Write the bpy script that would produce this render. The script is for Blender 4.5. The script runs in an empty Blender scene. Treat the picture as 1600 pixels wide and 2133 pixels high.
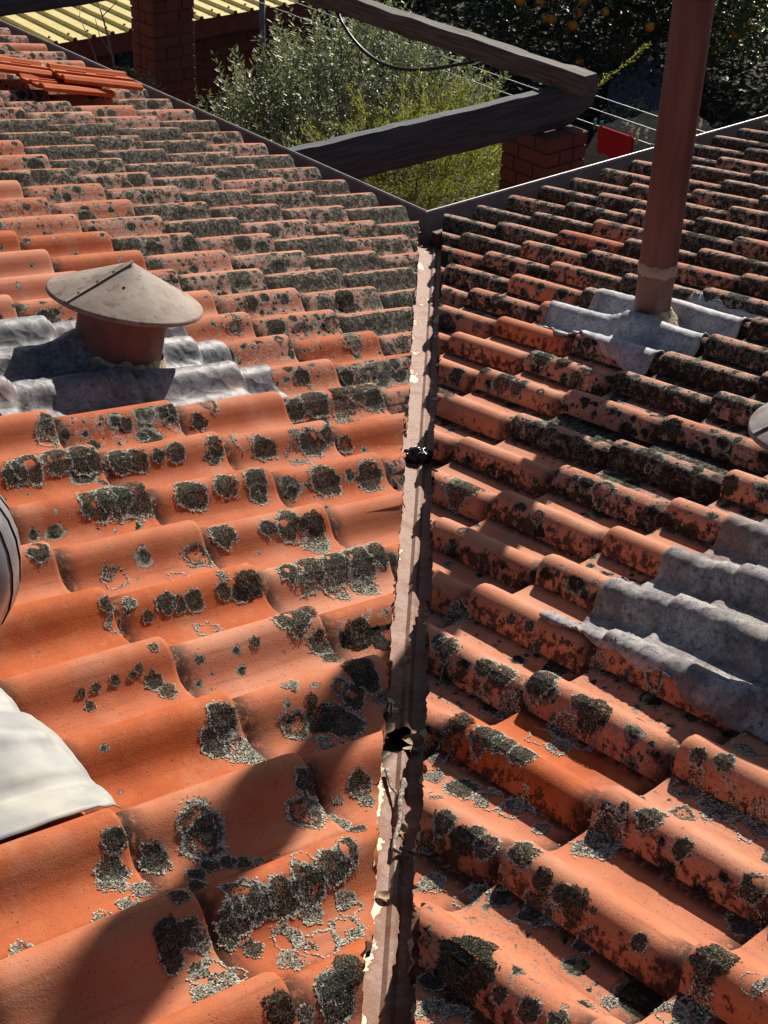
import bpy, bmesh, math, random
import numpy as np
from mathutils import Vector, Matrix, noise
from mathutils.bvhtree import BVHTree

R = math.radians
rng = random.Random(7)
nrng = np.random.default_rng(7)
sc = bpy.context.scene
col = sc.collection

# ------------------------------------------------------------------ camera
CAM = Vector((-4.44253561, -4.77725185, 2.50424476))
RIGHT = Vector((0.7610236335, -0.6477937333, 0.0347319489))
DOWN = Vector((-0.3191667873, -0.4204911049, -0.8493054766))
FWD = Vector((0.5647792410, 0.6352562552, -0.5267579132))
FPX = 3241.66                                   # focal length in pixels of the 1600 x 2133 frame
cam_d = bpy.data.cameras.new("camera")
cam_d.sensor_fit = 'VERTICAL'; cam_d.sensor_height = 24.0
cam_d.lens = 24.0 * FPX / 2133.0
cam_d.clip_start = 0.05; cam_d.clip_end = 500
cam = bpy.data.objects.new("camera", cam_d); col.objects.link(cam)
cam.matrix_world = Matrix(((RIGHT.x, -DOWN.x, -FWD.x, CAM.x),
                           (RIGHT.y, -DOWN.y, -FWD.y, CAM.y),
                           (RIGHT.z, -DOWN.z, -FWD.z, CAM.z), (0, 0, 0, 1)))
sc.camera = cam

# ------------------------------------------------------------------ light
SUN_AZ, SUN_EL = R(28.5), R(32.0)
world = bpy.data.worlds.new("World"); sc.world = world; world.use_nodes = True
wn = world.node_tree; wn.nodes.clear()
sky = wn.nodes.new('ShaderNodeTexSky'); sky.sky_type = 'NISHITA'; sky.sun_disc = False
sky.sun_elevation = SUN_EL; sky.sun_rotation = R(90) - SUN_AZ
bgn = wn.nodes.new('ShaderNodeBackground'); bgn.inputs['Strength'].default_value = 0.043
wo = wn.nodes.new('ShaderNodeOutputWorld')
wn.links.new(sky.outputs[0], bgn.inputs[0]); wn.links.new(bgn.outputs[0], wo.inputs[0])
sun_d = bpy.data.lights.new("sun", 'SUN'); sun_d.energy = 5.0; sun_d.angle = R(0.5)
sun_d.color = (1.0, 0.93, 0.83)
sun = bpy.data.objects.new("sun", sun_d); col.objects.link(sun)
sdir = Vector((math.cos(SUN_EL) * math.cos(SUN_AZ), math.cos(SUN_EL) * math.sin(SUN_AZ), math.sin(SUN_EL)))
sun.rotation_euler = sdir.to_track_quat('Z', 'Y').to_euler()
sun.location = sdir * 30
sc.view_settings.view_transform = 'Standard'; sc.view_settings.look = 'None'
sc.view_settings.exposure = 0.60; sc.view_settings.gamma = 1.0
sc.view_settings.use_curve_mapping = False

# ------------------------------------------------------------------ object helpers
BASES = {}
def empty(name, loc=(0, 0, 0), **props):
    o = bpy.data.objects.new(name, None); o.empty_display_size = 0.1
    o.location = loc; col.objects.link(o); BASES[o.name] = Vector(loc)
    for k, v in props.items(): o[k] = v
    return o
def attach(o, parent):
    o.parent = parent
    if parent is not None and parent.name in BASES:
        o.matrix_parent_inverse = Matrix.Translation(-BASES[parent.name])
def link(name, me, mat=None, parent=None, **props):
    o = bpy.data.objects.new(name, me); col.objects.link(o)
    if mat is not None and not me.materials: me.materials.append(mat)
    if parent is not None: attach(o, parent)
    for k, v in props.items(): o[k] = v
    return o
def mesh(name, verts, faces, smooth=True):
    me = bpy.data.meshes.new(name)
    me.from_pydata([tuple(v) for v in verts], [], [tuple(f) for f in faces]); me.update()
    if smooth: me.polygons.foreach_set('use_smooth', [True] * len(me.polygons))
    return me
class MB:
    """collects simple shapes into one mesh"""
    def __init__(s): s.v = []; s.f = []
    def add(s, vs, fs):
        b = len(s.v); s.v += [tuple(v) for v in vs]; s.f += [tuple(i + b for i in f) for f in fs]
    def box(s, lo, hi, M=None, jit=0.0):
        vs = [Vector((x, y, z)) for z in (lo[2], hi[2]) for y in (lo[1], hi[1]) for x in (lo[0], hi[0])]
        if jit: vs = [v + Vector((rng.uniform(-jit, jit), rng.uniform(-jit, jit), rng.uniform(-jit, jit))) for v in vs]
        if M is not None: vs = [M @ v for v in vs]
        s.add(vs, [(0, 2, 3, 1), (4, 5, 7, 6), (0, 1, 5, 4), (2, 6, 7, 3), (0, 4, 6, 2), (1, 3, 7, 5)])
    def tube(s, pts, rad, n=8, caps=True):
        pts = [Vector(p) for p in pts]; m = len(pts)
        rr = rad if isinstance(rad, (list, tuple)) else [rad] * m
        vs = []; up = None
        for i, p in enumerate(pts):
            t = (pts[min(i + 1, m - 1)] - pts[max(i - 1, 0)]).normalized()
            if up is None:
                up = Vector((0, 0, 1)) if abs(t.z) < .9 else Vector((1, 0, 0))
            a = t.cross(up).normalized(); b = a.cross(t).normalized(); up = b
            for k in range(n):
                th = 2 * math.pi * k / n
                vs.append(p + (a * math.cos(th) + b * math.sin(th)) * rr[i])
        fs = []
        for i in range(m - 1):
            for k in range(n):
                k2 = (k + 1) % n
                fs.append((i * n + k, i * n + k2, (i + 1) * n + k2, (i + 1) * n + k))
        if caps:
            fs.append(tuple(range(n - 1, -1, -1))); fs.append(tuple((m - 1) * n + k for k in range(n)))
        s.add(vs, fs)
    def lathe(s, prof, n, M=None):
        vs = []; 
        for (r_, z) in prof:
            for k in range(n):
                th = 2 * math.pi * k / n
                v = Vector((r_ * math.cos(th), r_ * math.sin(th), z)); vs.append(M @ v if M is not None else v)
        fs = []
        for i in range(len(prof) - 1):
            for k in range(n):
                k2 = (k + 1) % n
                fs.append((i * n + k, i * n + k2, (i + 1) * n + k2, (i + 1) * n + k))
        s.add(vs, fs)
    def build(s, name, mat, parent=None, smooth=False, **props):
        return link(name, mesh(name, s.v, s.f, smooth), mat, parent, **props)
def sharp(o, deg=35):
    try: o.data.set_sharp_from_angle(angle=R(deg))
    except Exception: pass
    return o
def bevel(o, w, seg=2):
    m = o.modifiers.new('bevel', 'BEVEL'); m.width = w; m.segments = seg; m.limit_method = 'ANGLE'; m.angle_limit = R(30)
    return o

# ------------------------------------------------------------------ node helpers
class NT:
    def __init__(s, name):
        s.m = bpy.data.materials.new(name); s.m.use_nodes = True
        s.t = s.m.node_tree; s.t.nodes.clear()
        s.out = s.t.nodes.new('ShaderNodeOutputMaterial')
        s.b = s.t.nodes.new('ShaderNodeBsdfPrincipled')
        s.t.links.new(s.b.outputs[0], s.out.inputs[0])
    def n(s, typ, ins=None, **kw):
        nd = s.t.nodes.new('ShaderNode' + typ)
        for k, v in kw.items(): setattr(nd, k, v)
        for k, v in (ins or {}).items(): s.set(nd.inputs[k], v)
        return nd
    def set(s, inp, v):
        if hasattr(v, 'is_linked') or isinstance(v, bpy.types.NodeSocket): s.t.links.new(v, inp)
        elif isinstance(v, (tuple, list)) and len(v) == 3 and inp.type == 'RGBA': inp.default_value = (*v, 1)
        else: inp.default_value = v
    def math(s, op, a, b=0.0, clamp=False):
        nd = s.n('Math', {0: a, 1: b}, operation=op); nd.use_clamp = clamp; return nd.outputs[0]
    def mix(s, f, a, b):
        nd = s.t.nodes.new('ShaderNodeMix'); nd.data_type = 'RGBA'; nd.clamp_factor = True
        s.set(nd.inputs[0], f); s.set(nd.inputs[6], a); s.set(nd.inputs[7], b); return nd.outputs[2]
    def ramp(s, f, lo, hi, a=0.0, b=1.0):
        nd = s.n('MapRange', {0: f, 1: lo, 2: hi, 3: a, 4: b}); nd.clamp = True; nd.interpolation_type = 'SMOOTHSTEP'
        return nd.outputs[0]
    def noise(s, vec, scale, detail=4.0, rough=.55, dist=0.0):
        nd = s.n('TexNoise', {'Scale': scale, 'Detail': detail, 'Roughness': rough, 'Distortion': dist})
        if vec is not None: s.set(nd.inputs['Vector'], vec)
        return nd.outputs[0]
    def vor(s, vec, scale, feature='F1', rand=1.0):
        nd = s.n('TexVoronoi', {'Scale': scale, 'Randomness': rand}, feature=feature)
        if vec is not None: s.set(nd.inputs['Vector'], vec)
        return nd
    def obj(s):
        return s.n('TexCoord').outputs['Object']
    def scale(s, vec, xyz):
        return s.n('VectorMath', {0: vec, 1: xyz}, operation='MULTIPLY').outputs[0]
    def bump(s, h, strength, dist, prev=None):
        nd = s.n('Bump', {'Strength': strength, 'Distance': dist, 'Height': h})
        if prev is not None: s.set(nd.inputs['Normal'], prev)
        return nd.outputs[0]
    def fin(s, color=None, rough=None, normal=None, metal=None, spec=None):
        if color is not None: s.set(s.b.inputs['Base Color'], color)
        if rough is not None: s.set(s.b.inputs['Roughness'], rough)
        if normal is not None: s.set(s.b.inputs['Normal'], normal)
        if metal is not None: s.set(s.b.inputs['Metallic'], metal)
        if spec is not None: s.set(s.b.inputs['Specular IOR Level'], spec)
        return s.m

def mat_tile():
    t = NT('terracotta')
    oi = t.n('ObjectInfo'); p0 = t.obj(); rnd = oi.outputs['Random']
    sep = t.n('SeparateColor', {0: oi.outputs['Color']})
    cover, side, tint = sep.outputs[0], sep.outputs[1], sep.outputs[2]
    off = t.n('CombineXYZ', {0: t.math('MULTIPLY', rnd, 37.0), 1: t.math('MULTIPLY', rnd, 91.0), 2: t.math('MULTIPLY', rnd, 53.0)}).outputs[0]
    p = t.n('VectorMath', {0: p0, 1: off}, operation='ADD').outputs[0]
    pa = t.n('VectorMath', {0: t.n('Attribute', attribute_name='arc').outputs['Vector'], 1: off}, operation='ADD').outputs[0]
    xyz = t.n('SeparateXYZ', {0: t.n('Attribute', attribute_name='arc').outputs['Vector']}); u = xyz.outputs[2]; vv = xyz.outputs[1]
    # clay
    big = t.noise(p, 9, 4); med = t.noise(p, 40, 5, .6); fine = t.noise(p, 420, 3, .7)
    ca = t.mix(tint, (0.45, 0.106, 0.029), (0.56, 0.245, 0.145))
    c = t.mix(t.ramp(big, .35, .68), ca, t.mix(tint, (0.38, 0.078, 0.020), (0.50, 0.190, 0.105)))
    c = t.mix(t.math('MULTIPLY', t.ramp(med, .5, .72), .45), c, (0.52, 0.165, 0.060))
    c = t.mix(t.math('MULTIPLY', t.ramp(fine, .55, .75), .60), c, (0.17, 0.045, 0.018))
    dust = t.noise(p, 5.5, 5, .6)
    c = t.mix(t.math('MULTIPLY', t.ramp(dust, .50, .68), .42), c, (0.50, 0.245, 0.150))
    stk = t.noise(t.scale(pa, (70, 5, 1)), 1.0, 5, .65)
    c = t.mix(t.math('MULTIPLY', t.ramp(stk, .54, .72), .40), c, (0.22, 0.060, 0.025))
    pit = t.vor(p, 130); pitm = t.math('MULTIPLY', t.ramp(pit.outputs['Distance'], .12, .22, 1, 0), t.ramp(t.n('SeparateColor', {0: pit.outputs['Color']}).outputs[0], .72, .76))
    c = t.mix(t.math('MULTIPLY', pitm, .7), c, (0.08, 0.035, 0.02))
    # where growth likes to sit: the face of each roll turned from the sun, and the pan below it
    uL = t.math('MULTIPLY', t.ramp(u, .040, .066), t.ramp(u, .105, .150, 1, .50))
    uR = t.math('ADD', t.ramp(u, .016, .046, 1, .35), t.math('MULTIPLY', t.ramp(u, .12, .17), .60))
    fav = t.math('ADD', t.math('MULTIPLY', uL, t.math('SUBTRACT', 1.0, side)), t.math('MULTIPLY', uR, side))
    w1 = t.n('TexNoise', {'Scale': 55.0, 'Detail': 3.0, 'Vector': p}); w2 = t.n('TexNoise', {'Scale': 190.0, 'Detail': 3.0, 'Vector': p})
    wv = t.n('VectorMath', {0: t.n('VectorMath', {0: w1.outputs['Color'], 1: (.5, .5, .5)}, operation='SUBTRACT').outputs[0], 'Scale': .022}, operation='SCALE').outputs[0]
    wv2 = t.n('VectorMath', {0: t.n('VectorMath', {0: w2.outputs['Color'], 1: (.5, .5, .5)}, operation='SUBTRACT').outputs[0], 'Scale': .012}, operation='SCALE').outputs[0]
    pw = t.n('VectorMath', {0: t.n('VectorMath', {0: pa, 1: wv}, operation='ADD').outputs[0], 1: wv2}, operation='ADD').outputs[0]
    fuzz = t.noise(p, 150, 6, .82); fuzz2 = t.noise(p, 420, 4, .8)
    mask = None; rimm = None; pale = None
    for (sc_, k) in ((11.0, 1.0), (24.0, .95), (62.0, .55)):
        v = t.vor(pw, sc_); v.voronoi_dimensions = '2D'; cs = t.n('SeparateColor', {0: v.outputs['Color']})
        pres = t.math('MULTIPLY', t.math('MULTIPLY', cover, fav), k)
        amt = t.math('SUBTRACT', t.math('MULTIPLY', pres, 1.3), cs.outputs[0])
        rad = t.math('MULTIPLY', t.ramp(amt, -.02, .22), t.math('ADD', .26, t.math('MULTIPLY', cs.outputs[1], .38)))
        d = t.math('SUBTRACT', rad, v.outputs['Distance'])
        m = t.ramp(t.math('ADD', d, t.math('MULTIPLY', t.math('SUBTRACT', fuzz, .5), .30)), 0.0, .04)
        rim = t.math('MULTIPLY', m, t.ramp(d, .02, .16, 1, 0))
        pl = t.math('MULTIPLY', m, cs.outputs[2])
        if mask is None: mask, rimm, pale = m, rim, pl
        else:
            inv = t.math('SUBTRACT', 1.0, mask)
            rimm = t.math('ADD', rimm, t.math('MULTIPLY', rim, inv)); pale = t.math('MAXIMUM', pale, t.math('MULTIPLY', pl, inv))
            mask = t.math('MAXIMUM', mask, m)
    # continuous felt where growth is old and dense
    felt = t.ramp(t.math('ADD', t.noise(pw, 26, 6, .7), t.math('MULTIPLY', t.math('SUBTRACT', t.math('MULTIPLY', cover, fav), .66), .66)), .485, .54)
    felt = t.math('MULTIPLY', felt, t.ramp(cover, .42, .62))
    rimm = t.math('MULTIPLY', rimm, t.math('SUBTRACT', 1.0, t.math('MULTIPLY', felt, .8))); pale = t.math('MULTIPLY', pale, t.math('SUBTRACT', 1.0, t.math('MULTIPLY', felt, .5))); mask = t.math('MAXIMUM', mask, felt)
    # powdery crust that fills between rosettes where cover is dense
    crust_n = t.noise(pw, 60, 6, .72)
    crust = t.math('MULTIPLY', t.ramp(t.math('ADD', crust_n, t.math('MULTIPLY', t.math('MULTIPLY', cover, t.math('ADD', fav, .35)), .30)), .64, .72), t.ramp(fuzz, .40, .52))
    crust = t.math('MULTIPLY', crust, t.ramp(cover, .12, .4))
    c = t.mix(t.math('MULTIPLY', crust, .9), c, t.mix(t.ramp(fuzz2, .4, .6), (0.62, 0.49, 0.42), (0.24, 0.185, 0.15)))
    spk = t.noise(p, 62, 5, .75)
    dark = t.mix(t.ramp(fuzz, .42, .62), (0.010, 0.011, 0.008), (0.115, 0.118, 0.088))
    mid = t.mix(t.ramp(fuzz, .40, .60), (0.022, 0.024, 0.016), (0.26, 0.26, 0.205))
    lc = t.mix(t.ramp(pale, .58, .85), dark, mid)
    lc = t.mix(t.math('MULTIPLY', t.ramp(spk, .40, .56, 1, 0), .8), lc, (0.010, 0.011, 0.008))
    lc = t.mix(t.math('MULTIPLY', t.ramp(spk, .56, .68), .45), lc, (0.34, 0.33, 0.27))
    lc = t.mix(t.math('MULTIPLY', rimm, t.ramp(fuzz, .36, .52)), lc, (0.50, 0.47, 0.39))
    lc = t.mix(t.math('MULTIPLY', felt, t.ramp(t.math('ADD', t.math('MULTIPLY', spk, .5), t.math('MULTIPLY', fuzz2, .5)), .49, .62)), lc, t.mix(t.noise(p, 18, 3), (0.17, 0.165, 0.125), (0.50, 0.455, 0.385)))
    # specks of clay showing through the growth
    holes = t.ramp(t.noise(p, 120, 4, .7), .60, .66)
    mk = t.math('MULTIPLY', mask, t.math('SUBTRACT', 1.0, t.math('MULTIPLY', holes, .8)))
    c = t.mix(mk, c, lc)
    # black algae on the damp lower face of the rolls on the right-hand slope
    al = t.math('MULTIPLY', t.ramp(u, .002, .030, 1, 0), side)
    aln = t.ramp(t.math('ADD', t.noise(p, 42, 6, .7), t.math('MULTIPLY', al, t.math('ADD', .03, t.math('MULTIPLY', rnd, .13)))), .585, .66)
    c = t.mix(t.math('MULTIPLY', t.math('MULTIPLY', aln, t.ramp(al, .02, .25)), .88), c, (0.034, 0.025, 0.018))
    # grime plus painted shade against the tile above and along the side lap
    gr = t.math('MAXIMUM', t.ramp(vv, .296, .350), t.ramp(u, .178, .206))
    grime_shade_n = t.math('MULTIPLY', gr, t.ramp(t.noise(p, 60, 5, .7), .28, .52))
    c = t.mix(t.math('MULTIPLY', grime_shade_n, .92), c, (0.022, 0.016, 0.012))
    rough = t.mix(mk, (.72, .72, .72), (.95, .95, .95))
    h = t.math('ADD', t.math('MULTIPLY', mk, t.math('ADD', .55, t.math('MULTIPLY', fuzz, 1.3))), t.math('MULTIPLY', t.math('MULTIPLY', crust, fuzz2), .3))
    b1 = t.bump(t.noise(p, 190, 3, .6), .35, .0014, t.bump(fine, .6, .0012))
    b2 = t.bump(t.math('SUBTRACT', 0.0, pitm), .4, .0012, b1)
    b3 = t.bump(h, 1.0, .0045, b2)
    return t.fin(c, rough, b3, spec=.10)

def mat_simple(name, base, var, scale=20, rough=.7, bump=.2, bdist=.003, metal=0.0, detail=5, stretch=None, spec=.4, lo=.35, hi=.65):
    t = NT(name); p = t.obj()
    if stretch: p = t.scale(p, stretch)
    n = t.noise(p, scale, detail, .6)
    c = t.mix(t.ramp(n, lo, hi), base, var)
    return t.fin(c, rough, t.bump(n, bump, bdist), metal, spec)

def mat_valley():
    t = NT('rusty_galvanised_sheet'); p = t.obj()
    n1 = t.noise(p, 14, 6, .65); n2 = t.noise(p, 70, 5, .7); n3 = t.noise(p, 240, 3, .7)
    c = t.mix(t.ramp(n2, .38, .64), (0.225, 0.130, 0.095), (0.35, 0.235, 0.19))
    low = t.ramp(t.n('SeparateXYZ', {0: p}).outputs[0], -3.1, -1.9, 1, 0)
    c = t.mix(t.math('MULTIPLY', t.ramp(t.math('ADD', n1, t.math('MULTIPLY', low, .10)), .50, .66), .85), c, (0.20, 0.085, 0.045))
    c = t.mix(t.math('MULTIPLY', t.ramp(n2, .50, .66), .5), c, (0.12, 0.06, 0.045))
    c = t.mix(t.math('MULTIPLY', t.ramp(n3, .54, .7), .35), c, (0.50, 0.42, 0.39))
    # cream paint left along the edges and over the lower stretch
    e = t.n('Attribute', attribute_name='edge').outputs['Fac']
    cw = t.ramp(t.n('SeparateXYZ', {0: p}).outputs[0], -3.2, -2.2, .30, .11)
    pn = t.ramp(t.math('ADD', t.noise(p, 9, 5, .6), t.math('MULTIPLY', e, cw)), .66, .675)
    c = t.mix(pn, c, t.mix(t.ramp(n2, .4, .7), (0.66, 0.58, 0.40), (0.55, 0.53, 0.46)))
    rust = t.math('MULTIPLY', t.ramp(t.math('ADD', t.noise(p, 9, 5, .6), t.math('MULTIPLY', e, cw)), .60, .66), t.math('SUBTRACT', 1.0, pn))
    c = t.mix(t.math('MULTIPLY', rust, .75), c, (0.20, 0.075, 0.03))
    return t.fin(c, .7, t.bump(n2, .35, .002), .05, .3)

def mat_lead(name, a, b, dark, rough=.62, metal=.0, stain=.55, crinkle=.4):
    t = NT(name); p = t.obj()
    n1 = t.noise(p, 12, 6, .65); n2 = t.noise(p, 70, 6, .72); n3 = t.noise(p, 5, 4)
    c = t.mix(t.ramp(n1, .36, .62), a, b)
    c = t.mix(t.math('MULTIPLY', t.ramp(n2, .50, .64), .75), c, dark)
    c = t.mix(t.math('MULTIPLY', t.ramp(n3, .55, .66), stain), c, (0.235, 0.150, 0.125))
    nb = t.bump(n2, .35, .0018)
    nb = t.bump(n1, .25, .003, nb)
    cr_ = t.vor(t.n('VectorMath', {0: p, 1: t.n('VectorMath', {0: t.n('TexNoise', {'Scale': 30.0, 'Vector': p}).outputs['Color'], 'Scale': .03}, operation='SCALE').outputs[0]}, operation='ADD').outputs[0], 55, 'DISTANCE_TO_EDGE')
    crk = t.ramp(cr_.outputs['Distance'], .02, .09, 1, 0)
    c = t.mix(t.math('MULTIPLY', crk, .35), c, dark)
    nb = t.bump(crk, -.3, .0015, nb)
    big_ = t.vor(t.n('VectorMath', {0: p, 1: t.n('VectorMath', {0: t.n('TexNoise', {'Scale': 9.0, 'Vector': p}).outputs['Color'], 'Scale': .10}, operation='SCALE').outputs[0]}, operation='ADD').outputs[0], 17, 'F1')
    nb = t.bump(big_.outputs['Distance'], crinkle, .010, nb)
    return t.fin(c, rough, nb, metal, .4)

def mat_leaf(name, a, b, under, rough=.35, trans=.25):
    t = NT(name); rn = t.n('Attribute', attribute_name='rnd').outputs['Fac']
    c = t.mix(rn, a, b)
    g = t.n('NewGeometry'); c = t.mix(g.outputs['Backfacing'], c, under)
    t.fin(c, rough, spec=.55)
    tr = t.n('BsdfTranslucent', {'Color': t.mix(.5, c, (0.30, 0.34, 0.03))})
    mx = t.n('MixShader', {0: trans, 1: t.b.outputs[0], 2: tr.outputs[0]})
    t.t.links.new(mx.outputs[0], t.out.inputs[0]); return t.m

def mat_wood(name, a, b, axis):
    t = NT(name); p = t.obj()
    st = [22, 22, 22]; st[axis] = 1.2
    n = t.noise(t.scale(p, tuple(st)), 3.0, 6, .65); n2 = t.noise(t.scale(p, tuple(x * 3 for x in st)), 4, 4, .6)
    c = t.mix(t.ramp(n, .35, .65), a, b); c = t.mix(t.math('MULTIPLY', t.ramp(n2, .5, .7), .6), c, tuple(x * .35 for x in a))
    return t.fin(c, .75, t.bump(n, .7, .006, t.bump(n2, .5, .003)), spec=.3)

def mat_brick(name, a, b):
    t = NT(name); p = t.obj(); rnd = t.n('ObjectInfo').outputs['Random']
    n = t.noise(p, 30, 6, .65); n2 = t.noise(p, 260, 3, .7)
    c = t.mix(rnd, a, b); c = t.mix(t.math('MULTIPLY', t.ramp(n, .45, .7), .6), c, (0.14, 0.055, 0.035))
    c = t.mix(t.math('MULTIPLY', t.ramp(n2, .6, .75), .4), c, (0.36, 0.26, 0.2))
    return t.fin(c, .85, t.bump(n, .6, .006, t.bump(n2, .5, .002)), spec=.25)

def mat_cap(name, a, b):
    t = NT(name); p = t.obj()
    n = t.noise(p, 11, 6, .65); n2 = t.noise(t.scale(p, (60, 60, 6)), 3.0, 5, .7); n3 = t.noise(p, 200, 3, .7)
    c = t.mix(t.ramp(n, .35, .65), a, b)
    c = t.mix(t.math('MULTIPLY', t.ramp(n2, .56, .70), .55), c, (0.17, 0.075, 0.042))
    c = t.mix(t.math('MULTIPLY', t.ramp(t.noise(p, 26, 6, .7), .52, .64), .75), c, (0.16, 0.085, 0.055))
    c = t.mix(t.math('MULTIPLY', t.ramp(n3, .55, .72), .35), c, (0.40, 0.33, 0.27))
    return t.fin(c, .75, t.bump(n3, .3, .001, t.bump(n, .3, .006)), .0, .3)

M = {}
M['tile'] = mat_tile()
M['bare_tile'] = mat_simple('bare_terracotta', (0.46, 0.105, 0.026), (0.40, 0.080, 0.018), 14, .75, .3, .002, spec=.1)
M['deck'] = mat_simple('dark_underlay', (0.012, 0.010, 0.009), (0.03, 0.022, 0.018), 30, .9)
M['valley'] = mat_valley()
M['gutter'] = mat_simple('dark_grey_gutter_paint', (0.115, 0.105, 0.115), (0.155, 0.142, 0.15), 12, .45, .05)
M['gutter_lip'] = mat_simple('highlight_gutter_lip', (0.24, 0.225, 0.215), (0.36, 0.34, 0.325), 30, .35, .05)  # paler than the gutter, painting in the highlight along the lip
M['fascia'] = mat_simple('fascia_board', (0.09, 0.045, 0.035), (0.13, 0.06, 0.045), 15, .7)
M['wall'] = mat_simple('house_wall', (0.25, 0.10, 0.07), (0.32, 0.15, 0.10), 15, .85)
M['lead'] = mat_lead('weathered_lead', (0.105, 0.104, 0.113), (0.25, 0.245, 0.25), (0.034, 0.031, 0.038), .56, .0, .65, .42)
M['lead_pale'] = mat_lead('pale_lead', (0.25, 0.255, 0.275), (0.42, 0.41, 0.42), (0.11, 0.105, 0.115), .6, .0, .5, .25)
M['lead_old'] = mat_lead('old_lead', (0.16, 0.142, 0.142), (0.36, 0.33, 0.315), (0.055, 0.047, 0.052), .8, .0, .8, .45)
M['sealant'] = mat_simple('crumbling_sealant', (0.50, 0.42, 0.27), (0.30, 0.22, 0.15), 60, .85, .8, .01)
M['flue'] = mat_simple('brown_flue_paint', (0.088, 0.033, 0.030), (0.140, 0.062, 0.055), 7, .55, .12, stretch=(2.5, 2.5, .35), detail=8)
M['flue_low'] = mat_simple('faded_flue_paint', (0.14, 0.065, 0.048), (0.19, 0.10, 0.075), 14, .6, .1, stretch=(1, 1, .4))
M['cap'] = mat_cap('rusty_taupe_cap', (0.25, 0.195, 0.155), (0.33, 0.275, 0.23))
M['cap_grey'] = mat_cap('grey_cap', (0.20, 0.178, 0.175), (0.28, 0.25, 0.245))
M['vent_body'] = mat_simple('brown_vent_body', (0.15, 0.062, 0.048), (0.20, 0.090, 0.070), 18, .6, .1)
M['steel'] = mat_simple('bare_aluminium', (0.62, 0.635, 0.67), (0.42, 0.43, 0.46), 14, .26, .08, metal=.6)
M['sheet'] = mat_simple('pale_zinc_sheet', (0.40, 0.382, 0.325), (0.24, 0.24, 0.235), 6, .6, .12, .004, metal=.05)
M['rivet'] = mat_simple('rusty_rivet', (0.12, 0.06, 0.04), (0.2, 0.12, 0.09), 80, .7)
M['tar'] = mat_simple('black_tar', (0.012, 0.012, 0.013), (0.03, 0.03, 0.03), 60, .14, .9, .012, spec=.9)
M['black_beam'] = mat_wood('weathered_black_beam', (0.036, 0.041, 0.052), (0.075, 0.082, 0.098), 0)
M['log'] = mat_wood('weathered_brown_log', (0.066, 0.050, 0.042), (0.155, 0.132, 0.118), 1)
M['mortar'] = mat_simple('old_mortar', (0.075, 0.052, 0.044), (0.11, 0.078, 0.066), 50, .95, .5)
M['brick'] = mat_brick('red_brick', (0.165, 0.058, 0.042), (0.130, 0.052, 0.044))
M['brick_dark'] = mat_brick('dark_red_brick', (0.17, 0.055, 0.042), (0.12, 0.045, 0.038))
M['yellow'] = mat_simple('yellow_corrugated', (0.62, 0.50, 0.17), (0.68, 0.58, 0.24), 6, .5, .05)
M['maroon'] = mat_simple('maroon_trim', (0.11, 0.025, 0.022), (0.15, 0.04, 0.034), 14, .6)
M['soil'] = mat_simple('dark_soil', (0.016, 0.014, 0.010), (0.032, 0.028, 0.020), 5, .95, .8, .03)
M['straw'] = mat_simple('straw_mulch', (0.30, 0.22, 0.13), (0.46, 0.36, 0.22), 40, .95)
M['bark'] = mat_simple('bark', (0.07, 0.052, 0.038), (0.13, 0.10, 0.075), 30, .9, .8, .01, stretch=(1, 1, .2))
M['twig'] = mat_simple('dry_twig', (0.13, 0.095, 0.075), (0.42, 0.36, 0.30), 120, .85, .6, .002, lo=.45, hi=.62)
M['wire'] = mat_simple('clothes_wire', (0.55, 0.55, 0.55), (0.62, 0.62, 0.62), 20, .4, .0, metal=.6)
M['red_cloth'] = mat_simple('red_cloth', (0.48, 0.012, 0.022), (0.55, 0.018, 0.030), 60, .9, .2)
M['grey_cloth'] = mat_simple('grey_cloth', (0.20, 0.20, 0.21), (0.27, 0.27, 0.28), 60, .9, .2)
M['blue_cloth'] = mat_simple('blue_cloth', (0.075, 0.085, 0.17), (0.11, 0.12, 0.21), 20, .8, .3)
M['peg_teal'] = mat_simple('teal_plastic', (0.05, 0.22, 0.22), (0.07, 0.28, 0.27), 20, .4)
M['peg_red'] = mat_simple('red_plastic', (0.55, 0.05, 0.06), (0.62, 0.08, 0.09), 20, .4)
M['peg_cream'] = mat_simple('cream_plastic', (0.55, 0.5, 0.38), (0.6, 0.55, 0.42), 20, .4)
M['white'] = mat_simple('white_enamel', (0.78, 0.78, 0.77), (0.72, 0.72, 0.71), 10, .3, .02)
M['rubber'] = mat_simple('black_rubber', (0.015, 0.015, 0.016), (0.03, 0.03, 0.03), 30, .4)
M['orange'] = mat_simple('orange_peel', (0.62, 0.21, 0.015), (0.70, 0.28, 0.02), 160, .45, .3, .001)
M['leaf_grey'] = mat_leaf('grey_green_leaf', (0.105, 0.135, 0.088), (0.195, 0.23, 0.158), (0.24, 0.275, 0.21), .5, .3)
M['leaf_gold'] = mat_leaf('yellow_green_scale_leaf', (0.15, 0.175, 0.025), (0.40, 0.38, 0.05), (0.20, 0.22, 0.04), .6, .5)
M['leaf_dark'] = mat_leaf('dark_glossy_leaf', (0.008, 0.018, 0.007), (0.024, 0.044, 0.013), (0.03, 0.046, 0.019), .38, .10)
M['leaf_painted_lit'] = mat_leaf('citrus_leaf_painted_sun', (0.045, 0.085, 0.018), (0.10, 0.155, 0.03), (0.09, 0.13, 0.03), .35, .3)  # paler copy of the orange tree leaf, sunlight put into its colour
M['leaf_hedge'] = mat_leaf('hedge_leaf', (0.008, 0.016, 0.007), (0.018, 0.030, 0.012), (0.018, 0.028, 0.013), .6, .08)
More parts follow.
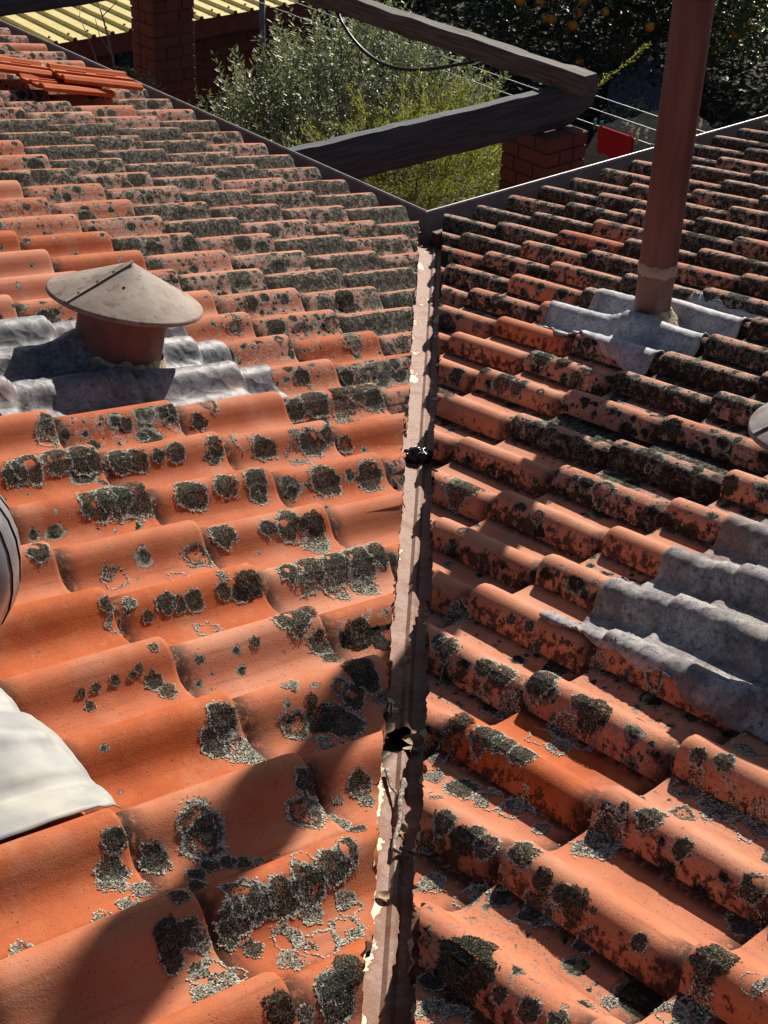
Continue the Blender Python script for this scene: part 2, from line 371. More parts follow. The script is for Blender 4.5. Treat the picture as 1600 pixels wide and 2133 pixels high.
M['leaf_weed'] = mat_leaf('weed_leaf', (0.05, 0.10, 0.025), (0.10, 0.17, 0.04), (0.12, 0.17, 0.07), .4, .25)
M['leaf_dry'] = mat_simple('dry_leaf', (0.42, 0.33, 0.20), (0.22, 0.12, 0.06), 50, .8, .3)

# ------------------------------------------------------------------ roof geometry
W, EX = 0.21, 0.3652                        # cover width and exposure of one tile
TL, TR = 0.238469, 0.216688                 # tangent of the two pitches
AL, AR = math.atan(TL), math.atan(TR)
Y0, X0 = 0.172028, 0.077795                 # first crest along each eave
UC = 0.045
TLEN = EX + 0.070
TILT = 0.027 / EX
PU = [0, .002, .008, .018, .031, .045, .060, .074, .088, .100, .115, .135, .165, .195, .214, .222]
PH = [-.064, -.052, -.030, -.0125, -.003, 0, -.0025, -.0110, -.0265, -.0415, -.0535, -.0595, -.0605, -.0585, -.056, -.056]
def prof(u): return float(np.interp(u, PU, PH))

RES_L = [(0,0,13,0),(0,1,17,1),(0,2,-18,-15),(0,3,-10,-14),(0,4,-17,-6),(0,5,11,14),(0,6,4,7),(1,4,-30,-28),(1,3,-21,-7),(1,2,-30,-23),(1,1,-27,-17),(1,0,-21,-7),(1,-1,1,-6),(2,1,5,4),(2,0,-26,-17),(2,-1,-30,-29),(2,-2,-25,-29),(2,-3,2,8),(3,-1,-13,-7),(3,-2,-14,-17),(3,-3,10,20),(3,-4,-6,-3),(0,7,-12,0),(0,8,1,19),(0,9,30,33),(0,10,14,-1),(0,12,22,2),(0,13,29,10),(0,14,27,10),(0,15,30,20),(0,16,11,-8),(3,-5,-1,-4),(4,-5,-4,-8),(4,-6,-3,-13),(5,-6,5,-2),(5,-7,1,-6),(4,-7,1,-11),(5,-8,-3,-8),(5,-9,30,34),(6,-9,-5,-5),(6,-10,22,11),(7,-9,9,14),(7,-10,11,4),(7,-11,-5,1),(8,-10,-16,-2),(8,-11,-7,1),(8,-12,-1,5),(8,-13,-30,-14),(8,-14,5,21),(9,-13,16,14),(9,-14,4,7),(9,-15,10,4),(9,-16,7,12),(10,-16,-6,-8),(10,-17,-17,-23),(10,-18,12,5)]
RES_R = [(0,0,-5,-35),(0,1,-22,-34),(0,2,-11,-16),(0,3,-16,-18),(1,0,1,0),(1,1,-8,-11),(1,2,-9,-26),(1,3,-12,-20),(1,-1,0,-11),(2,0,12,10),(2,1,6,0),(2,-1,-1,-5),(2,-2,24,18),(2,-3,20,-5),(3,-1,21,29),(3,-2,30,35),(3,-3,24,15),(3,-4,30,35),(4,-3,6,9),(4,-4,30,35),(4,-5,30,29),(5,-5,5,11),(0,4,-23,-23),(0,5,-16,-17),(0,6,-18,-21),(0,9,-4,-15),(0,10,30,35),(5,-6,25,22),(5,-7,19,28),(6,-6,7,20),(6,-7,-9,12),(6,-8,-24,-7),(6,-9,-24,-8),(7,-9,-30,-32),(7,-10,-30,-20),(8,-10,-30,-24),(8,-11,-30,-8),(8,-12,1,22),(9,-12,-5,-2),(9,-13,13,3),(10,-13,12,-4),(10,-14,14,2),(10,-15,9,4),(11,-15,5,-7)]
RES = {'L': np.array(RES_L, float), 'R': np.array(RES_R, float)}
def resid(side, i, j):
    T = RES[side]; w = np.exp(-((T[:, 0] - i) ** 2 + (T[:, 1] - j) ** 2) / (2 * .95 ** 2)); s = w.sum() + .25
    return (w @ T[:, 2]) / s * .001, (w @ T[:, 3]) / s * .001

AX = {'L': (Vector((0, 1, 0)), Vector((-math.cos(AL), 0, math.sin(AL))), Vector((math.sin(AL), 0, math.cos(AL)))),
      'R': (Vector((-1, 0, 0)), Vector((0, -math.cos(AR), math.sin(AR))), Vector((0, math.sin(AR), math.cos(AR))))}
def tile_origin(side, i, j):
    du, dv = resid(side, i, j)
    d = i * EX - dv
    if side == 'L': return Vector((-d * math.cos(AL), Y0 + j * W + du, d * math.sin(AL)))
    return Vector((X0 + j * W + du, -d * math.cos(AR), d * math.sin(AR)))
def field(side, s, d):
    """height of the tile surface over the crest plane, s along the eave, d up the slope"""
    i = max(0, math.floor(d / EX)); v = d - i * EX
    if side == 'L':
        j = math.ceil((s - Y0 - UC) / W); u = Y0 + j * W + UC - s
    else:
        j = math.floor((s - X0 + UC) / W); u = s - X0 - j * W + UC
    return prof(u) - v * TILT
def P3(side, s, d, h=0.0):
    n = AX[side][2]; up = AX[side][1]
    b = Vector((0, s, 0)) if side == 'L' else Vector((s, 0, 0))
    return b + up * d + n * h
def to_px(P):
    q = Vector(P) - CAM; z = q.dot(FWD)
    if z < .1: return (-9999, -9999, z)
    return (800 + FPX * q.dot(RIGHT) / z, 1066.5 + FPX * q.dot(DOWN) / z, z)

# valley lines in plan: y = a*x + b
VC = (1.061, -0.049)
LC = (1.080, 0.060)      # edge of the left-hand tiles
RC = (1.063, -0.093)     # edge of the right-hand tiles

ARC = [0.0]
for k_ in range(1, len(PU)): ARC.append(ARC[-1] + math.hypot(PU[k_] - PU[k_ - 1], PH[k_] - PH[k_ - 1]))
def tile_mesh(seed, fine=True):
    r = random.Random(seed)
    us = PU if fine else PU[1::2] + [PU[-1]]
    vs_ = [0.0, .003, .010, .12, .24, EX - .01, TLEN] if fine else [0, .006, .2, TLEN]
    V = []; F = []; n = len(us)
    b1, b2 = r.uniform(-.0018, .0018), r.uniform(-.0018, .0018)
    for v in vs_:
        drop = -.0030 if v == 0 else (-.0010 if v < .005 else 0)
        for u in us:
            h = prof(u) + drop + b1 * math.sin(u * 20) + b2 * math.sin(v * 9 + u * 8)
            V.append((-u + UC, v + (0.0 if v else .0006 * math.sin(u * 90 + seed)), h - v * TILT))
    for a in range(len(vs_) - 1):
        for k in range(n - 1):
            F.append((a * n + k, (a + 1) * n + k, (a + 1) * n + k + 1, a * n + k + 1))
    # front lip and a strip of underside
    b = len(V); th = .015
    for k, u in enumerate(us): V.append((-u + UC, 0.001, prof(u) - th - .003))
    for k, u in enumerate(us): V.append((-u + UC, .03, prof(u) - th - .004))
    for k in range(n - 1):
        F.append((k, k + 1, b + k + 1, b + k)); F.append((b + k, b + k + 1, b + n + k + 1, b + n + k))
    # overlap edge
    return V, F
PROTO = []
for s_ in range(6):
    V, F = tile_mesh(s_ * 13 + 1)
    me = mesh('tile', V, F); a_ = me.attributes.new('arc', 'FLOAT_VECTOR', 'POINT')
    a_.data.foreach_set('vector', np.array([(float(np.interp(UC - v[0], PU, ARC)), v[1], UC - v[0]) for v in V], np.float32).ravel())
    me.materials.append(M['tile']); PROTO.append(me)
    bm = bmesh.new(); bm.from_mesh(me); bmesh.ops.recalc_face_normals(bm, faces=bm.faces); bm.to_mesh(me); bm.free()
    me.polygons.foreach_set('use_smooth', [True] * len(me.polygons))
    try: me.set_sharp_from_angle(angle=R(50))
    except Exception: pass

house = empty('house', (-2.0, -2.0, -2.55), label="terracotta tiled roof of a house, two mossy slopes meeting at a rusty valley", category="house")

def slope_deck(side):
    if side == 'L':
        pts = [(-9.0, 7.5), (0.02, 7.5), (0.02, VC[0] * 0.02 + VC[1] + .02), (-9.0, -9.6)]
        V = [Vector((x, y, -x * TL - .17)) for x, y in pts]
    else:
        pts = [(7.5, 0.02), (7.5, -9.5), (-9.0, -9.6), (.02, .02)]
        V = [Vector((x, y, -y * TR - .17)) for x, y in pts]
    return mesh('roof_slope', V, [(0, 1, 2, 3)], False)
slopes = {}
slopes['L'] = link('roof_slope', slope_deck('L'), M['deck'], house, label="left roof slope of orange tiles with horizontal rolls")
slopes['R'] = link('roof_slope', slope_deck('R'), M['deck'], house, label="right roof slope of tiles with rolls running diagonally")

def side_ok(side, P):
    if side == 'L': return P.y - (LC[0] * P.x + LC[1])
    return (RC[0] * P.x + RC[1]) - P.y
def cover_of(side, i, j, px, py):
    r = random.Random(i * 131 + j * 17 + (5 if side == 'R' else 0))
    if side == 'L':
        if i == 0 and j > 10: c = .55
        elif i <= 3: c = .82 if j < 8 else .62
        elif i == 4: c = .55
        elif i <= 5: c = .34
        elif i <= 7: c = .22
        else: c = .13
        if py < 250: c *= .8
    else:
        far = max(0.0, 1 - i / 4.0)
        c = .30 + .55 * far
        if px > 1330: c = max(c, .80 if py < 1000 else .45)
        if px > 1150 and 740 < py < 960: c = max(c, .72)
        if i >= 8: c = .24
    return min(1.0, max(.06, c + r.uniform(-.28, .14)))

visible = []; outside = []
for side in 'LR':
    n = AX[side][2]; X = AX[side][0]; Y = AX[side][1]
    for i in range(0, 16):
        for j in range(-34, 36):
            O = tile_origin(side, i, j)
            c4 = [O + X * (UC - u) + Y * v for u in (0, .22) for v in (0, TLEN)]
            sd = [side_ok(side, c) for c in c4]
            if max(sd) < .01: continue
            px = [to_px(c) for c in c4 + [O + X * (UC - .11) + Y * .2]]
            near = (O - CAM).length < 3.0
            if min(q[2] for q in px) < .35:
                if near: outside.append((side, i, j, O, min(sd), 0, 3000))
                continue
            xs = [q[0] for q in px]; ys = [q[1] for q in px]
            e = (side, i, j, O, min(sd), xs[4], ys[4])
            if max(xs) < -12 or min(xs) > 1612 or max(ys) < 0 or min(ys) > 2180:
                if near or (max(xs) > -900 and min(xs) < 2500 and max(ys) > -300 and min(ys) < 2800): outside.append(e)
            else: visible.append(e)
print('tiles in view', len(visible), 'outside', len(outside))

BV = []; BF = []
def remember(me, Mx):
    b = len(BV)
    BV.extend([Mx @ v.co for v in me.vertices]); BF.extend([[k + b for k in p.vertices] for p in me.polygons])
def tile_matrix(side, O, r):
    X, Y, N = AX[side]
    m = Matrix((X, Y, N)).transposed().to_4x4(); m.translation = O + N * r.uniform(-.0015, .0025)
    a = Matrix.Rotation(R(r.uniform(-.7, .7)), 4, 'Z') @ Matrix.Rotation(R(r.uniform(-.25, .35)), 4, 'X') @ Matrix.Rotation(R(r.uniform(-.5, .5)), 4, 'Y')
    return m @ a
def cut_mesh(me0, Mx, side, r):
    bm = bmesh.new(); bm.from_mesh(me0); bm.transform(Mx)
    a, b = LC if side == 'L' else RC
    nn = Vector((-a, 1, 0)).normalized() * (1 if side == 'L' else -1)       # towards the tiles
    q = Vector((0, b, 0)) + nn * r.uniform(-.006, .006)
    ang = Matrix.Rotation(R(r.uniform(-3, 3)), 3, 'Z'); 
    near = min((v.co for v in bm.verts), key=lambda c: abs((c - q).dot(nn))); q = q + Vector((near.x, near.x * a, 0)) if False else q
    geom = bm.verts[:] + bm.edges[:] + bm.faces[:]
    res = bmesh.ops.bisect_plane(bm, geom=geom, plane_co=q, plane_no=nn, clear_inner=True)
    ce = [g for g in res['geom_cut'] if isinstance(g, bmesh.types.BMEdge)]
    if ce:
        ce2 = bmesh.ops.subdivide_edges(bm, edges=ce, cuts=1)
        cv = set(v for v in bm.verts if abs((v.co - q).dot(nn)) < 1e-4)
        for v in cv:
            v.co += nn * (r.uniform(-.0015, .0025) + (r.uniform(.003, .008) if r.random() < .2 else 0))
        edges = [e for e in bm.edges if e.verts[0] in cv and e.verts[1] in cv and len(e.link_faces) == 1]
        ex = bmesh.ops.extrude_edge_only(bm, edges=edges)
        for v in [g for g in ex['geom'] if isinstance(g, bmesh.types.BMVert)]: v.co += Vector((0, 0, -.014)) + nn * r.uniform(0, .004)
    if len(bm.verts) < 12: bm.free(); return None
    bm.transform(Mx.inverted())
    me = bpy.data.meshes.new('tile'); bm.to_mesh(me); bm.free()
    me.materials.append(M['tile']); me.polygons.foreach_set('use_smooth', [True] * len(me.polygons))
    try: me.set_sharp_from_angle(angle=R(50))
    except Exception: pass
    return me
def tint_of(side, i, j):
    r = random.Random(i * 77 + j * 31 + (1 if side == 'L' else 2))
    t_ = r.gauss(.30 if side == 'L' else .80, .3)
    if side == 'L' and (i, j) in ((8, -14), (7, -13)): t_ = .95
    if side == 'L' and i >= 8 and (i, j) != (8, -14): t_ -= .22
    return min(1, max(0, t_))
def visible_key(e): return to_px(e[3])[2]
visible.sort(key=visible_key)
extra_v = []; extra_f = []
nsingle = {'L': 0, 'R': 0}
def make_tile(e, single):
    side, i, j, O, sdmin, px, py = e
    r = random.Random(i * 1009 + j * 37 + (0 if side == 'L' else 500))
    me = PROTO[r.randrange(6)]; Mx = tile_matrix(side, O, r)
    if sdmin < .02:
        me = cut_mesh(me, Mx, side, r)
        if me is None: return
    remember(me, Mx)
    if single:
        o = bpy.data.objects.new('tile', me); col.objects.link(o)
        o.parent = slopes[side]; o.matrix_local = Mx
        o.color = (cover_of(side, i, j, px, py), 1.0 if side == 'R' else 0.0, tint_of(side, i, j), 1)
        nsingle[side] += 1
    else:
        b = len(extra_v[side][0]); extra_v[side][0].extend([Mx @ v.co for v in me.vertices]); extra_v[side][1].extend([[k + b for k in p.vertices] for p in me.polygons]); extra_v[side][2].extend([tuple(d.vector) for d in me.attributes['arc'].data])
extra_v = {'L': ([], [], []), 'R': ([], [], [])}
for e in visible: make_tile(e, nsingle[e[0]] < 298)
for e in outside: make_tile(e, False)
print('single tiles', nsingle)
# tiles past the edges of the picture, one mesh per slope
for side in 'LR':
    V, F, A_ = extra_v[side]
    if V:
        me = mesh('tiles', V, F); a_ = me.attributes.new('arc', 'FLOAT_VECTOR', 'POINT'); a_.data.foreach_set('vector', np.array(A_, np.float32).ravel())
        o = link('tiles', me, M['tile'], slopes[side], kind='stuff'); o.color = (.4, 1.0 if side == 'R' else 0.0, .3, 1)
BVH = BVHTree.FromPolygons(BV, BF)

# ---- valley sheet with a crimped centre fold
def valley():
    V = []; F = []; E = []; ts = np.arange(.12, -6.2, -.06)
    for k, x in enumerate(ts):
        c = Vector((x, VC[0] * x + VC[1], 0)); dr = Vector((1, VC[0], 0)).normalized(); sdv = Vector((-dr.y, dr.x, 0))
        zc = min(-c.x * TL, -c.y * TR) - .128
        wob = noise.noise(Vector((x * 3, 0, 0))) * .004
        for o_, up, ed in ((.26, .050, 1), (.10, .020, 1), (.045, .004, .8), (.012, .0, 0), (.0035, .008, 0), (-.0035, .008, 0), (-.012, .0, 0), (-.045, .004, .8), (-.10, .020, 1), (-.26, .048, 1)):
            V.append(c + sdv * o_ + Vector((0, 0, zc + up + wob * (1 if abs(o_) > .02 else 0) + noise.noise(Vector((x * 9, o_ * 20, 3))) * .0015))); E.append(ed)
        if k:
            for q in range(9):
                if -2.925 < x < -2.86 and 2 <= q <= 5: continue
                F.append(((k - 1) * 10 + q, (k - 1) * 10 + q + 1, k * 10 + q + 1, k * 10 + q))
    me = mesh('valley_flashing', V, F)
    a = me.attributes.new('edge', 'FLOAT', 'POINT'); a.data.foreach_set('value', E)
    try: me.set_sharp_from_angle(angle=R(30))
    except Exception: pass
    return link('valley_flashing', me, M['valley'], house, label="narrow rusty pinkish metal valley flashing with flaking cream paint")
vs_sheet = valley()
remember(vs_sheet.data, Matrix.Identity(4)); BVH2 = BVHTree.FromPolygons(BV, BF)

# ---- eaves gutters: back, floor, front and a rolled lip
GZ = -.03
def gutter(axis):
    pr_ = [(-.035, -.075), (-.035, -.135), (.086, -.140), (.090, -.030), (.093, GZ - .004)]
    lip = [(.0850, GZ - .006), (.0845, GZ + .001), (.0865, GZ + .0035), (.0945, GZ + .0035), (.0970, GZ + .001), (.0970, GZ - .008), (.094, GZ - .012)]
    pr2 = [(.0955, GZ - .010), (.0935, -.143), (-.038, -.139)]
    g = MB(); l = MB()
    def sweep(mb, prf, closed=False):
        V = []
        for (q, z) in prf:
            # mitre: both runs meet on the diagonal x = y - .03
            if axis == 'L': V += [Vector((q, q + .028, z)), Vector((q, 7.4, z))]
            else: V += [Vector((q - .006, q + .022, z)), Vector((7.4, q + .022, z))]
        m = len(prf); F = [(2 * k, 2 * k + 1, 2 * k + 3, 2 * k + 2) for k in range(m - 1)]
        if closed: F.append((2 * m - 2, 2 * m - 1, 1, 0))
        mb.add(V, F)
    sweep(g, pr_); sweep(g, pr2); sweep(l, lip, True)
    o = g.build('eaves_gutter', M['gutter'], house, label=("left" if axis == 'L' else "right") + " dark grey eaves gutter, highlight painted on its rolled lip")
    l.build('gutter_lip', M['gutter_lip'], o, smooth=True)
gutter('L'); gutter('R')
b = MB(); b.box((-.075, .0, -.30), (-.042, 7.4, -.06)); b.build('fascia_board', M['fascia'], house)
b = MB(); b.box((0.0, -.075, -.30), (7.4, -.024, -.06)); b.build('fascia_board', M['fascia'], house)
b = MB(); b.box((-.60, -.50, -2.55), (-.40, 7.3, -.15)); b.build('wall', M['wall'], house)
b = MB(); b.box((-.395, -.60, -2.55), (7.3, -.40, -.15)); b.build('wall', M['wall'], house)

# ------------------------------------------------------------------ draped metal flashings
def bfield(side, s, d):
    n = AX[side][2]; o = P3(side, s, d, .25)
    h = BVH.ray_cast(o, -n)
    return (h[0] - P3(side, s, d)).dot(n) if h[0] is not None and h[3] < .5 else field(side, s, d)
def drape(side, poly_s, poly_d, ns, nd, thick=.004, lift=.006, wr=.006, wscale=14, soft=.012, edge_j=.01, seed=0, bumpf=None, softd=None):
    """sheet laid over the rolls: returns verts, faces. poly_s/poly_d: s and d at the four corners (bilinear)"""
    V = []; F = []
    for a in range(nd + 1):
        for b_ in range(ns + 1):
            x, y = b_ / ns, a / nd
            s = (1 - x) * ((1 - y) * poly_s[0] + y * poly_s[3]) + x * ((1 - y) * poly_s[1] + y * poly_s[2])
            d = (1 - x) * ((1 - y) * poly_d[0] + y * poly_d[3]) + x * ((1 - y) * poly_d[1] + y * poly_d[2])
            if a in (0, nd): d += edge_j * noise.noise(Vector((s * 12, seed, 1)))
            if b_ in (0, ns): s += edge_j * noise.noise(Vector((d * 12, seed, 9)))
            hs = [bfield(side, s + e1 * soft, d + e2 * (softd or soft * 1.5)) for e1 in (-1, -.5, 0, .5, 1) for e2 in (-1, 0, 1)]
            if softd: hs = [x_ for x_ in hs] + [bfield(side, s, d + q_ * softd) for q_ in (-.5, .5, -1.4, 1.4)]
            h = max(.25 * max(hs) + .75 * sum(hs) / len(hs), hs[7]) + lift
            nz = noise.noise(Vector((s * wscale, d * wscale, seed))) + .5 * noise.noise(Vector((s * wscale * 2.7, d * wscale * 2.2, seed + 4)))
            ridge = 1 - abs(noise.noise(Vector((s * wscale * 2.2, d * wscale * 1.3, seed + 11))))
            h += wr * (.3 + .3 * nz + 1.2 * max(0, ridge - .90) * 10 * max(0, .5 + 1.2 * noise.noise(Vector((s * 5, d * 5, seed + 20)))))
            if bumpf: h += bumpf(s, d)
            V.append(P3(side, s, d, h))
    for a in range(nd):
        for b_ in range(ns):
            k = a * (ns + 1) + b_
            F.append((k, k + 1, k + ns + 2, k + ns + 1))
    return V, F
def sheet_obj(name, VF, mat, parent, thick=.004, **props):
    o = link(name, mesh(name, *VF), mat, parent, **props)
    m = o.modifiers.new('thickness', 'SOLIDIFY'); m.thickness = thick; m.offset = 1.0
    return o
def dL(x): return -x / math.cos(AL)
def dR(y): return -y / math.cos(AR)

def rot_to(nv): return Vector((0, 0, 1)).rotation_difference(nv).to_matrix().to_4x4()
def cone_cap(parent, Cc, nv, rr, hgt, mat, seam_dir):
    Mx = Matrix.Translation(Cc) @ rot_to(nv)
    mb = MB()
    mb.lathe([(.001, hgt), (.02, hgt - .010), (rr * .55, hgt * .45), (rr - .004, .004), (rr, .001), (rr + .001, -.007), (rr - .004, -.010), (rr - .008, -.004), (rr * .5, hgt * .42), (.002, hgt - .012)], 56, Mx)
    cp = mb.build('conical_cap', mat, parent, smooth=True); sharp(cp, 50)
    # lap seam: thin strip standing proud of the cone
    sm = MB(); a = seam_dir; t = Vector((-math.sin(a), math.cos(a), 0)); dv = Vector((math.cos(a), math.sin(a), 0))
    p1 = Vector((0, 0, hgt + .0005)); p2 = dv * rr + Vector((0, 0, .004)); up = Vector((0, 0, .0035))
    w = .012
    vs = [p1, p1 + t * w, p2 + t * w, p2]; vs = [Mx @ v for v in vs] + [Mx @ (v + up) for v in vs]
    sm.add(vs, [(0, 1, 2, 3), (4, 7, 6, 5), (0, 4, 5, 1), (1, 5, 6, 2), (2, 6, 7, 3), (3, 7, 4, 0)])
    sm.build('lap_seam', mat, cp)
    ed = MB()
    e1, e2 = p1 + up - t * .001, p2 + up - t * .001
    ed.add([Mx @ v for v in (e1, e2, e2 - t * .003, e1 - t * .003)], [(0, 1, 2, 3)])
    ed.build('seam_shadow_line', M['rivet'], cp)
    for f in (.28, .52, .80):
        rv = MB(); c = p1.lerp(p2, f) + t * .005 + up
        rv.lathe([(.0001, .0028), (.0025, .002), (.0035, 0)], 8, Mx @ Matrix.Translation(c)); rv.build('rivet', M['rivet'], cp, smooth=True)
    rv = MB(); c = Vector((math.cos(a + .75), math.sin(a + .75), 0)) * rr * .45 + Vector((0, 0, hgt * .548))
    rv.lathe([(.0001, .003), (.004, .002), (.005, -.002)], 8, Mx @ Matrix.Translation(c)); rv.build('rivet', M['rivet'], cp, smooth=True)
    return cp

# ---- left vent
NL, NR = AX['L'][2], AX['R'][2]
CL = Vector((-2.36, -1.32, .710)); CLb = CL - NL * .225
v1 = empty('roof_vent', tuple(CLb), label="squat brown roof vent with rusty conical cap on crumpled lead flashing", category="roof vent", group="roof vents with conical caps")
mb = MB(); mb.lathe([(.124, .0), (.124, .235), (.118, .235), (.118, .12)], 48, Matrix.Translation(CLb) @ rot_to(NL))
sharp(mb.build('vent_body', M['vent_body'], v1, smooth=True))
mb = MB()
for k in range(3):
    th = 2.1 * k + .4; q = Vector((math.cos(th), math.sin(th), 0)) * .112
    mb.box((q.x - .012, q.y - .004, .2), (q.x + .012, q.y + .004, .255), Matrix.Translation(CLb) @ rot_to(NL))
mb.build('cap_strut', M['vent_body'], v1)
cone_cap(v1, CL, NL, .217, .105, M['cap'], math.atan2(-.12, -.91))
def lbump(s, d):
    rr = math.hypot(s - CLb.y, d - dL(CLb.x)); return .035 * math.exp(-((rr - .10) / .06) ** 2) if rr < .3 else 0
fl = sheet_obj('lead_flashing', drape('L', (-1.655, -1.09, -1.06, -1.645), (dL(-1.99), dL(-2.04), dL(-2.86), dL(-2.90)), 110, 110, wr=.0045, wscale=11, soft=.009, edge_j=.03, seed=2, lift=.004, bumpf=lbump), M['lead'], v1, .005)
mb = MB()     # crumbling sealant round the foot
prof_s = []
V = []; F = []; nn_ = 60
for k in range(nn_):
    th = 2 * math.pi * k / nn_; c, s_ = math.cos(th), math.sin(th)
    for q, (rr, hz) in enumerate(((.150, .012), (.134, .052), (.126, .075))):
        rj = rr + .02 * noise.noise(Vector((c * 3, s_ * 3, q))) * (1 if q == 0 else .5); hj = hz + .02 * noise.noise(Vector((c * 4, s_ * 4, 7 + q)))
        V.append(Matrix.Translation(CLb) @ rot_to(NL) @ Vector((rj * c, rj * s_, hj)))
for k in range(nn_):
    k2 = (k + 1) % nn_
    for q in range(2): F.append((k * 3 + q, k2 * 3 + q, k2 * 3 + q + 1, k * 3 + q + 1))
link('sealant', mesh('sealant', V, F), M['sealant'], v1)

# ---- right vent, mostly past the edge of the picture
CR = Vector((-1.96, -3.40, 1.095)); CRb = CR - NR * .43
v2 = empty('roof_vent', tuple(CRb), label="roof vent with grey conical cap at right edge above wide old lead sheet", category="roof vent", group="roof vents with conical caps")
mb = MB(); mb.lathe([(.124, .0), (.124, .43), (.118, .43), (.118, .3)], 48, Matrix.Translation(CRb) @ rot_to(NR))
sharp(mb.build('vent_body', M['vent_body'], v2, smooth=True))
mb = MB()
for k in range(3):
    th = 2.1 * k + .4; q = Vector((math.cos(th), math.sin(th), 0)) * .112
    mb.box((q.x - .012, q.y - .004, .4), (q.x + .012, q.y + .004, .455), Matrix.Translation(CRb) @ rot_to(NR))
mb.build('cap_strut', M['vent_body'], v2)
cone_cap(v2, CR, NR, .235, .10, M['cap_grey'], math.atan2(.62, -.78))
sheet_obj('lead_flashing', drape('R', (-2.46, -1.45, -1.45, -2.50), (dR(-3.05), dR(-3.02), dR(-3.9), dR(-3.64)), 120, 90, wr=.0028, wscale=17, soft=.010, edge_j=.025, seed=5, lift=.006, softd=.06), M['lead_old'], v2, .005)

# ---- tall flue on the right slope
FB = Vector((-.648, -1.80, .36))
fp = empty('flue_pipe', tuple(FB), label="tall brown painted flue pipe rising from pale lead flashing on the right slope", category="flue pipe")
mb = MB(); mb.lathe([(.0615, .19), (.0615, 4.6), (.056, 4.6), (.056, 4.4)], 40, Matrix.Translation(FB)); sharp(mb.build('upper_pipe', M['flue'], fp, smooth=True))
mb = MB(); mb.lathe([(.060, -.04), (.060, .205)], 40, Matrix.Translation(FB)); mb.build('lower_pipe', M['flue_low'], fp, smooth=True)
V = []; F = []
for k in range(48):
    th = 2 * math.pi * k / 48; c, s_ = math.cos(th), math.sin(th)
    for q, z in enumerate((.168, .178, .20, .206)):
        V.append(FB + Vector((c * (.0625 + (.0015 if q in (1, 2) else 0)), s_ * (.0625 + (.0015 if q in (1, 2) else 0)), z + .012 * noise.noise(Vector((c * 4, s_ * 4, q * .6))))))
for k in range(48):
    k2 = (k + 1) % 48
    for q in range(3): F.append((k * 4 + q, k2 * 4 + q, k2 * 4 + q + 1, k * 4 + q + 1))
link('tape_collar', mesh('tape_collar', V, F), M['cap'], fp)
mb = MB(); mb.lathe([(.0615, 1.02), (.0635, 1.02), (.0635, 1.045), (.0615, 1.045)], 40, Matrix.Translation(FB)); mb.build('joint_band', M['flue'], fp)
V = []; F = []
for k in range(48):
    th = 2 * math.pi * k / 48; c, s_ = math.cos(th), math.sin(th)
    for q, (rr, hz) in enumerate(((.105, -.02), (.074, .012), (.0615, .035))):
        rj = rr + .012 * noise.noise(Vector((c * 3, s_ * 3, q + 3))); V.append(FB + Vector((rj * c, rj * s_, hz - (rj * s_) * TR + .008 * noise.noise(Vector((c * 4, s_ * 4, q))))))
for k in range(48):
    k2 = (k + 1) % 48
    for q in range(2): F.append((k * 3 + q, k2 * 3 + q, k2 * 3 + q + 1, k * 3 + q + 1))
link('sealant', mesh('sealant', V, F), M['sealant'], fp)
def fbump(s, d):
    rr = math.hypot(s - FB.x, d - dR(FB.y)); return .025 * math.exp(-(rr / .11) ** 2)
sheet_obj('lead_flashing', drape('R', (-.89, -.36, -.38, -1.03), (dR(-1.42), dR(-1.50), dR(-2.10), dR(-2.08)), 90, 90, wr=.002, wscale=16, soft=.012, edge_j=.03, seed=8, lift=.006, bumpf=fbump, softd=.04), M['lead_pale'], fp, .005)

# ---- turbine ventilator at the left edge
TB = Vector((-3.686, -2.942, 1.231)); TBb = Vector((-3.70, -2.93, .905))
tv = empty('turbine_vent', tuple(TBb), label="shiny silver turbine ventilator on a pale metal sheet at the left edge", category="turbine vent")
mb = MB(); mb.lathe([(.078, -.06), (.078, .16), (.082, .165), (.082, .19)], 40, Matrix.Translation(TBb)); mb.build('throat', M['steel'], tv, smooth=True)
nv_ = 20; RB = .127
for k in range(nv_):
    V = []; F = []
    for q in range(13):
        ph = math.pi * (q / 12 - .5) * .92; rr = RB * math.cos(ph) ** .75 if math.cos(ph) > 0 else 0; z = .142 * math.sin(ph)
        for w in range(4):
            th = 2 * math.pi * (k + w * .62) / nv_ ; r2 = max(.03, rr) - .012 * (w / 3) ** 1.2 + .004 * math.sin(w / 3 * math.pi)
            V.append(TB + Vector((r2 * math.cos(th), r2 * math.sin(th), z)))
        if q:
            for w in range(3): F.append(((q - 1) * 4 + w, (q - 1) * 4 + w + 1, q * 4 + w + 1, q * 4 + w))
    o = link('vane', mesh('vane', V, F), M['steel'], tv)
mb = MB(); mb.lathe([(.05, -.125), (.092, -.08), (.100, 0), (.092, .08), (.05, .125)], 40, Matrix.Translation(TB)); mb.build('gap_lightening_drum', M['steel'], tv, smooth=True)  # core added to lighten the dark gaps between the vanes
mb = MB(); mb.lathe([(.001, .141), (.045, .139), (.058, .129), (.058, .124), (.001, .129)], 40, Matrix.Translation(TB)); mb.build('top_plate', M['steel'], tv, smooth=True)
mb = MB(); mb.lathe([(.06, -.142), (.078, -.134), (.082, -.12), (.078, -.115)], 40, Matrix.Translation(TB)); mb.build('lower_ring', M['steel'], tv, smooth=True)
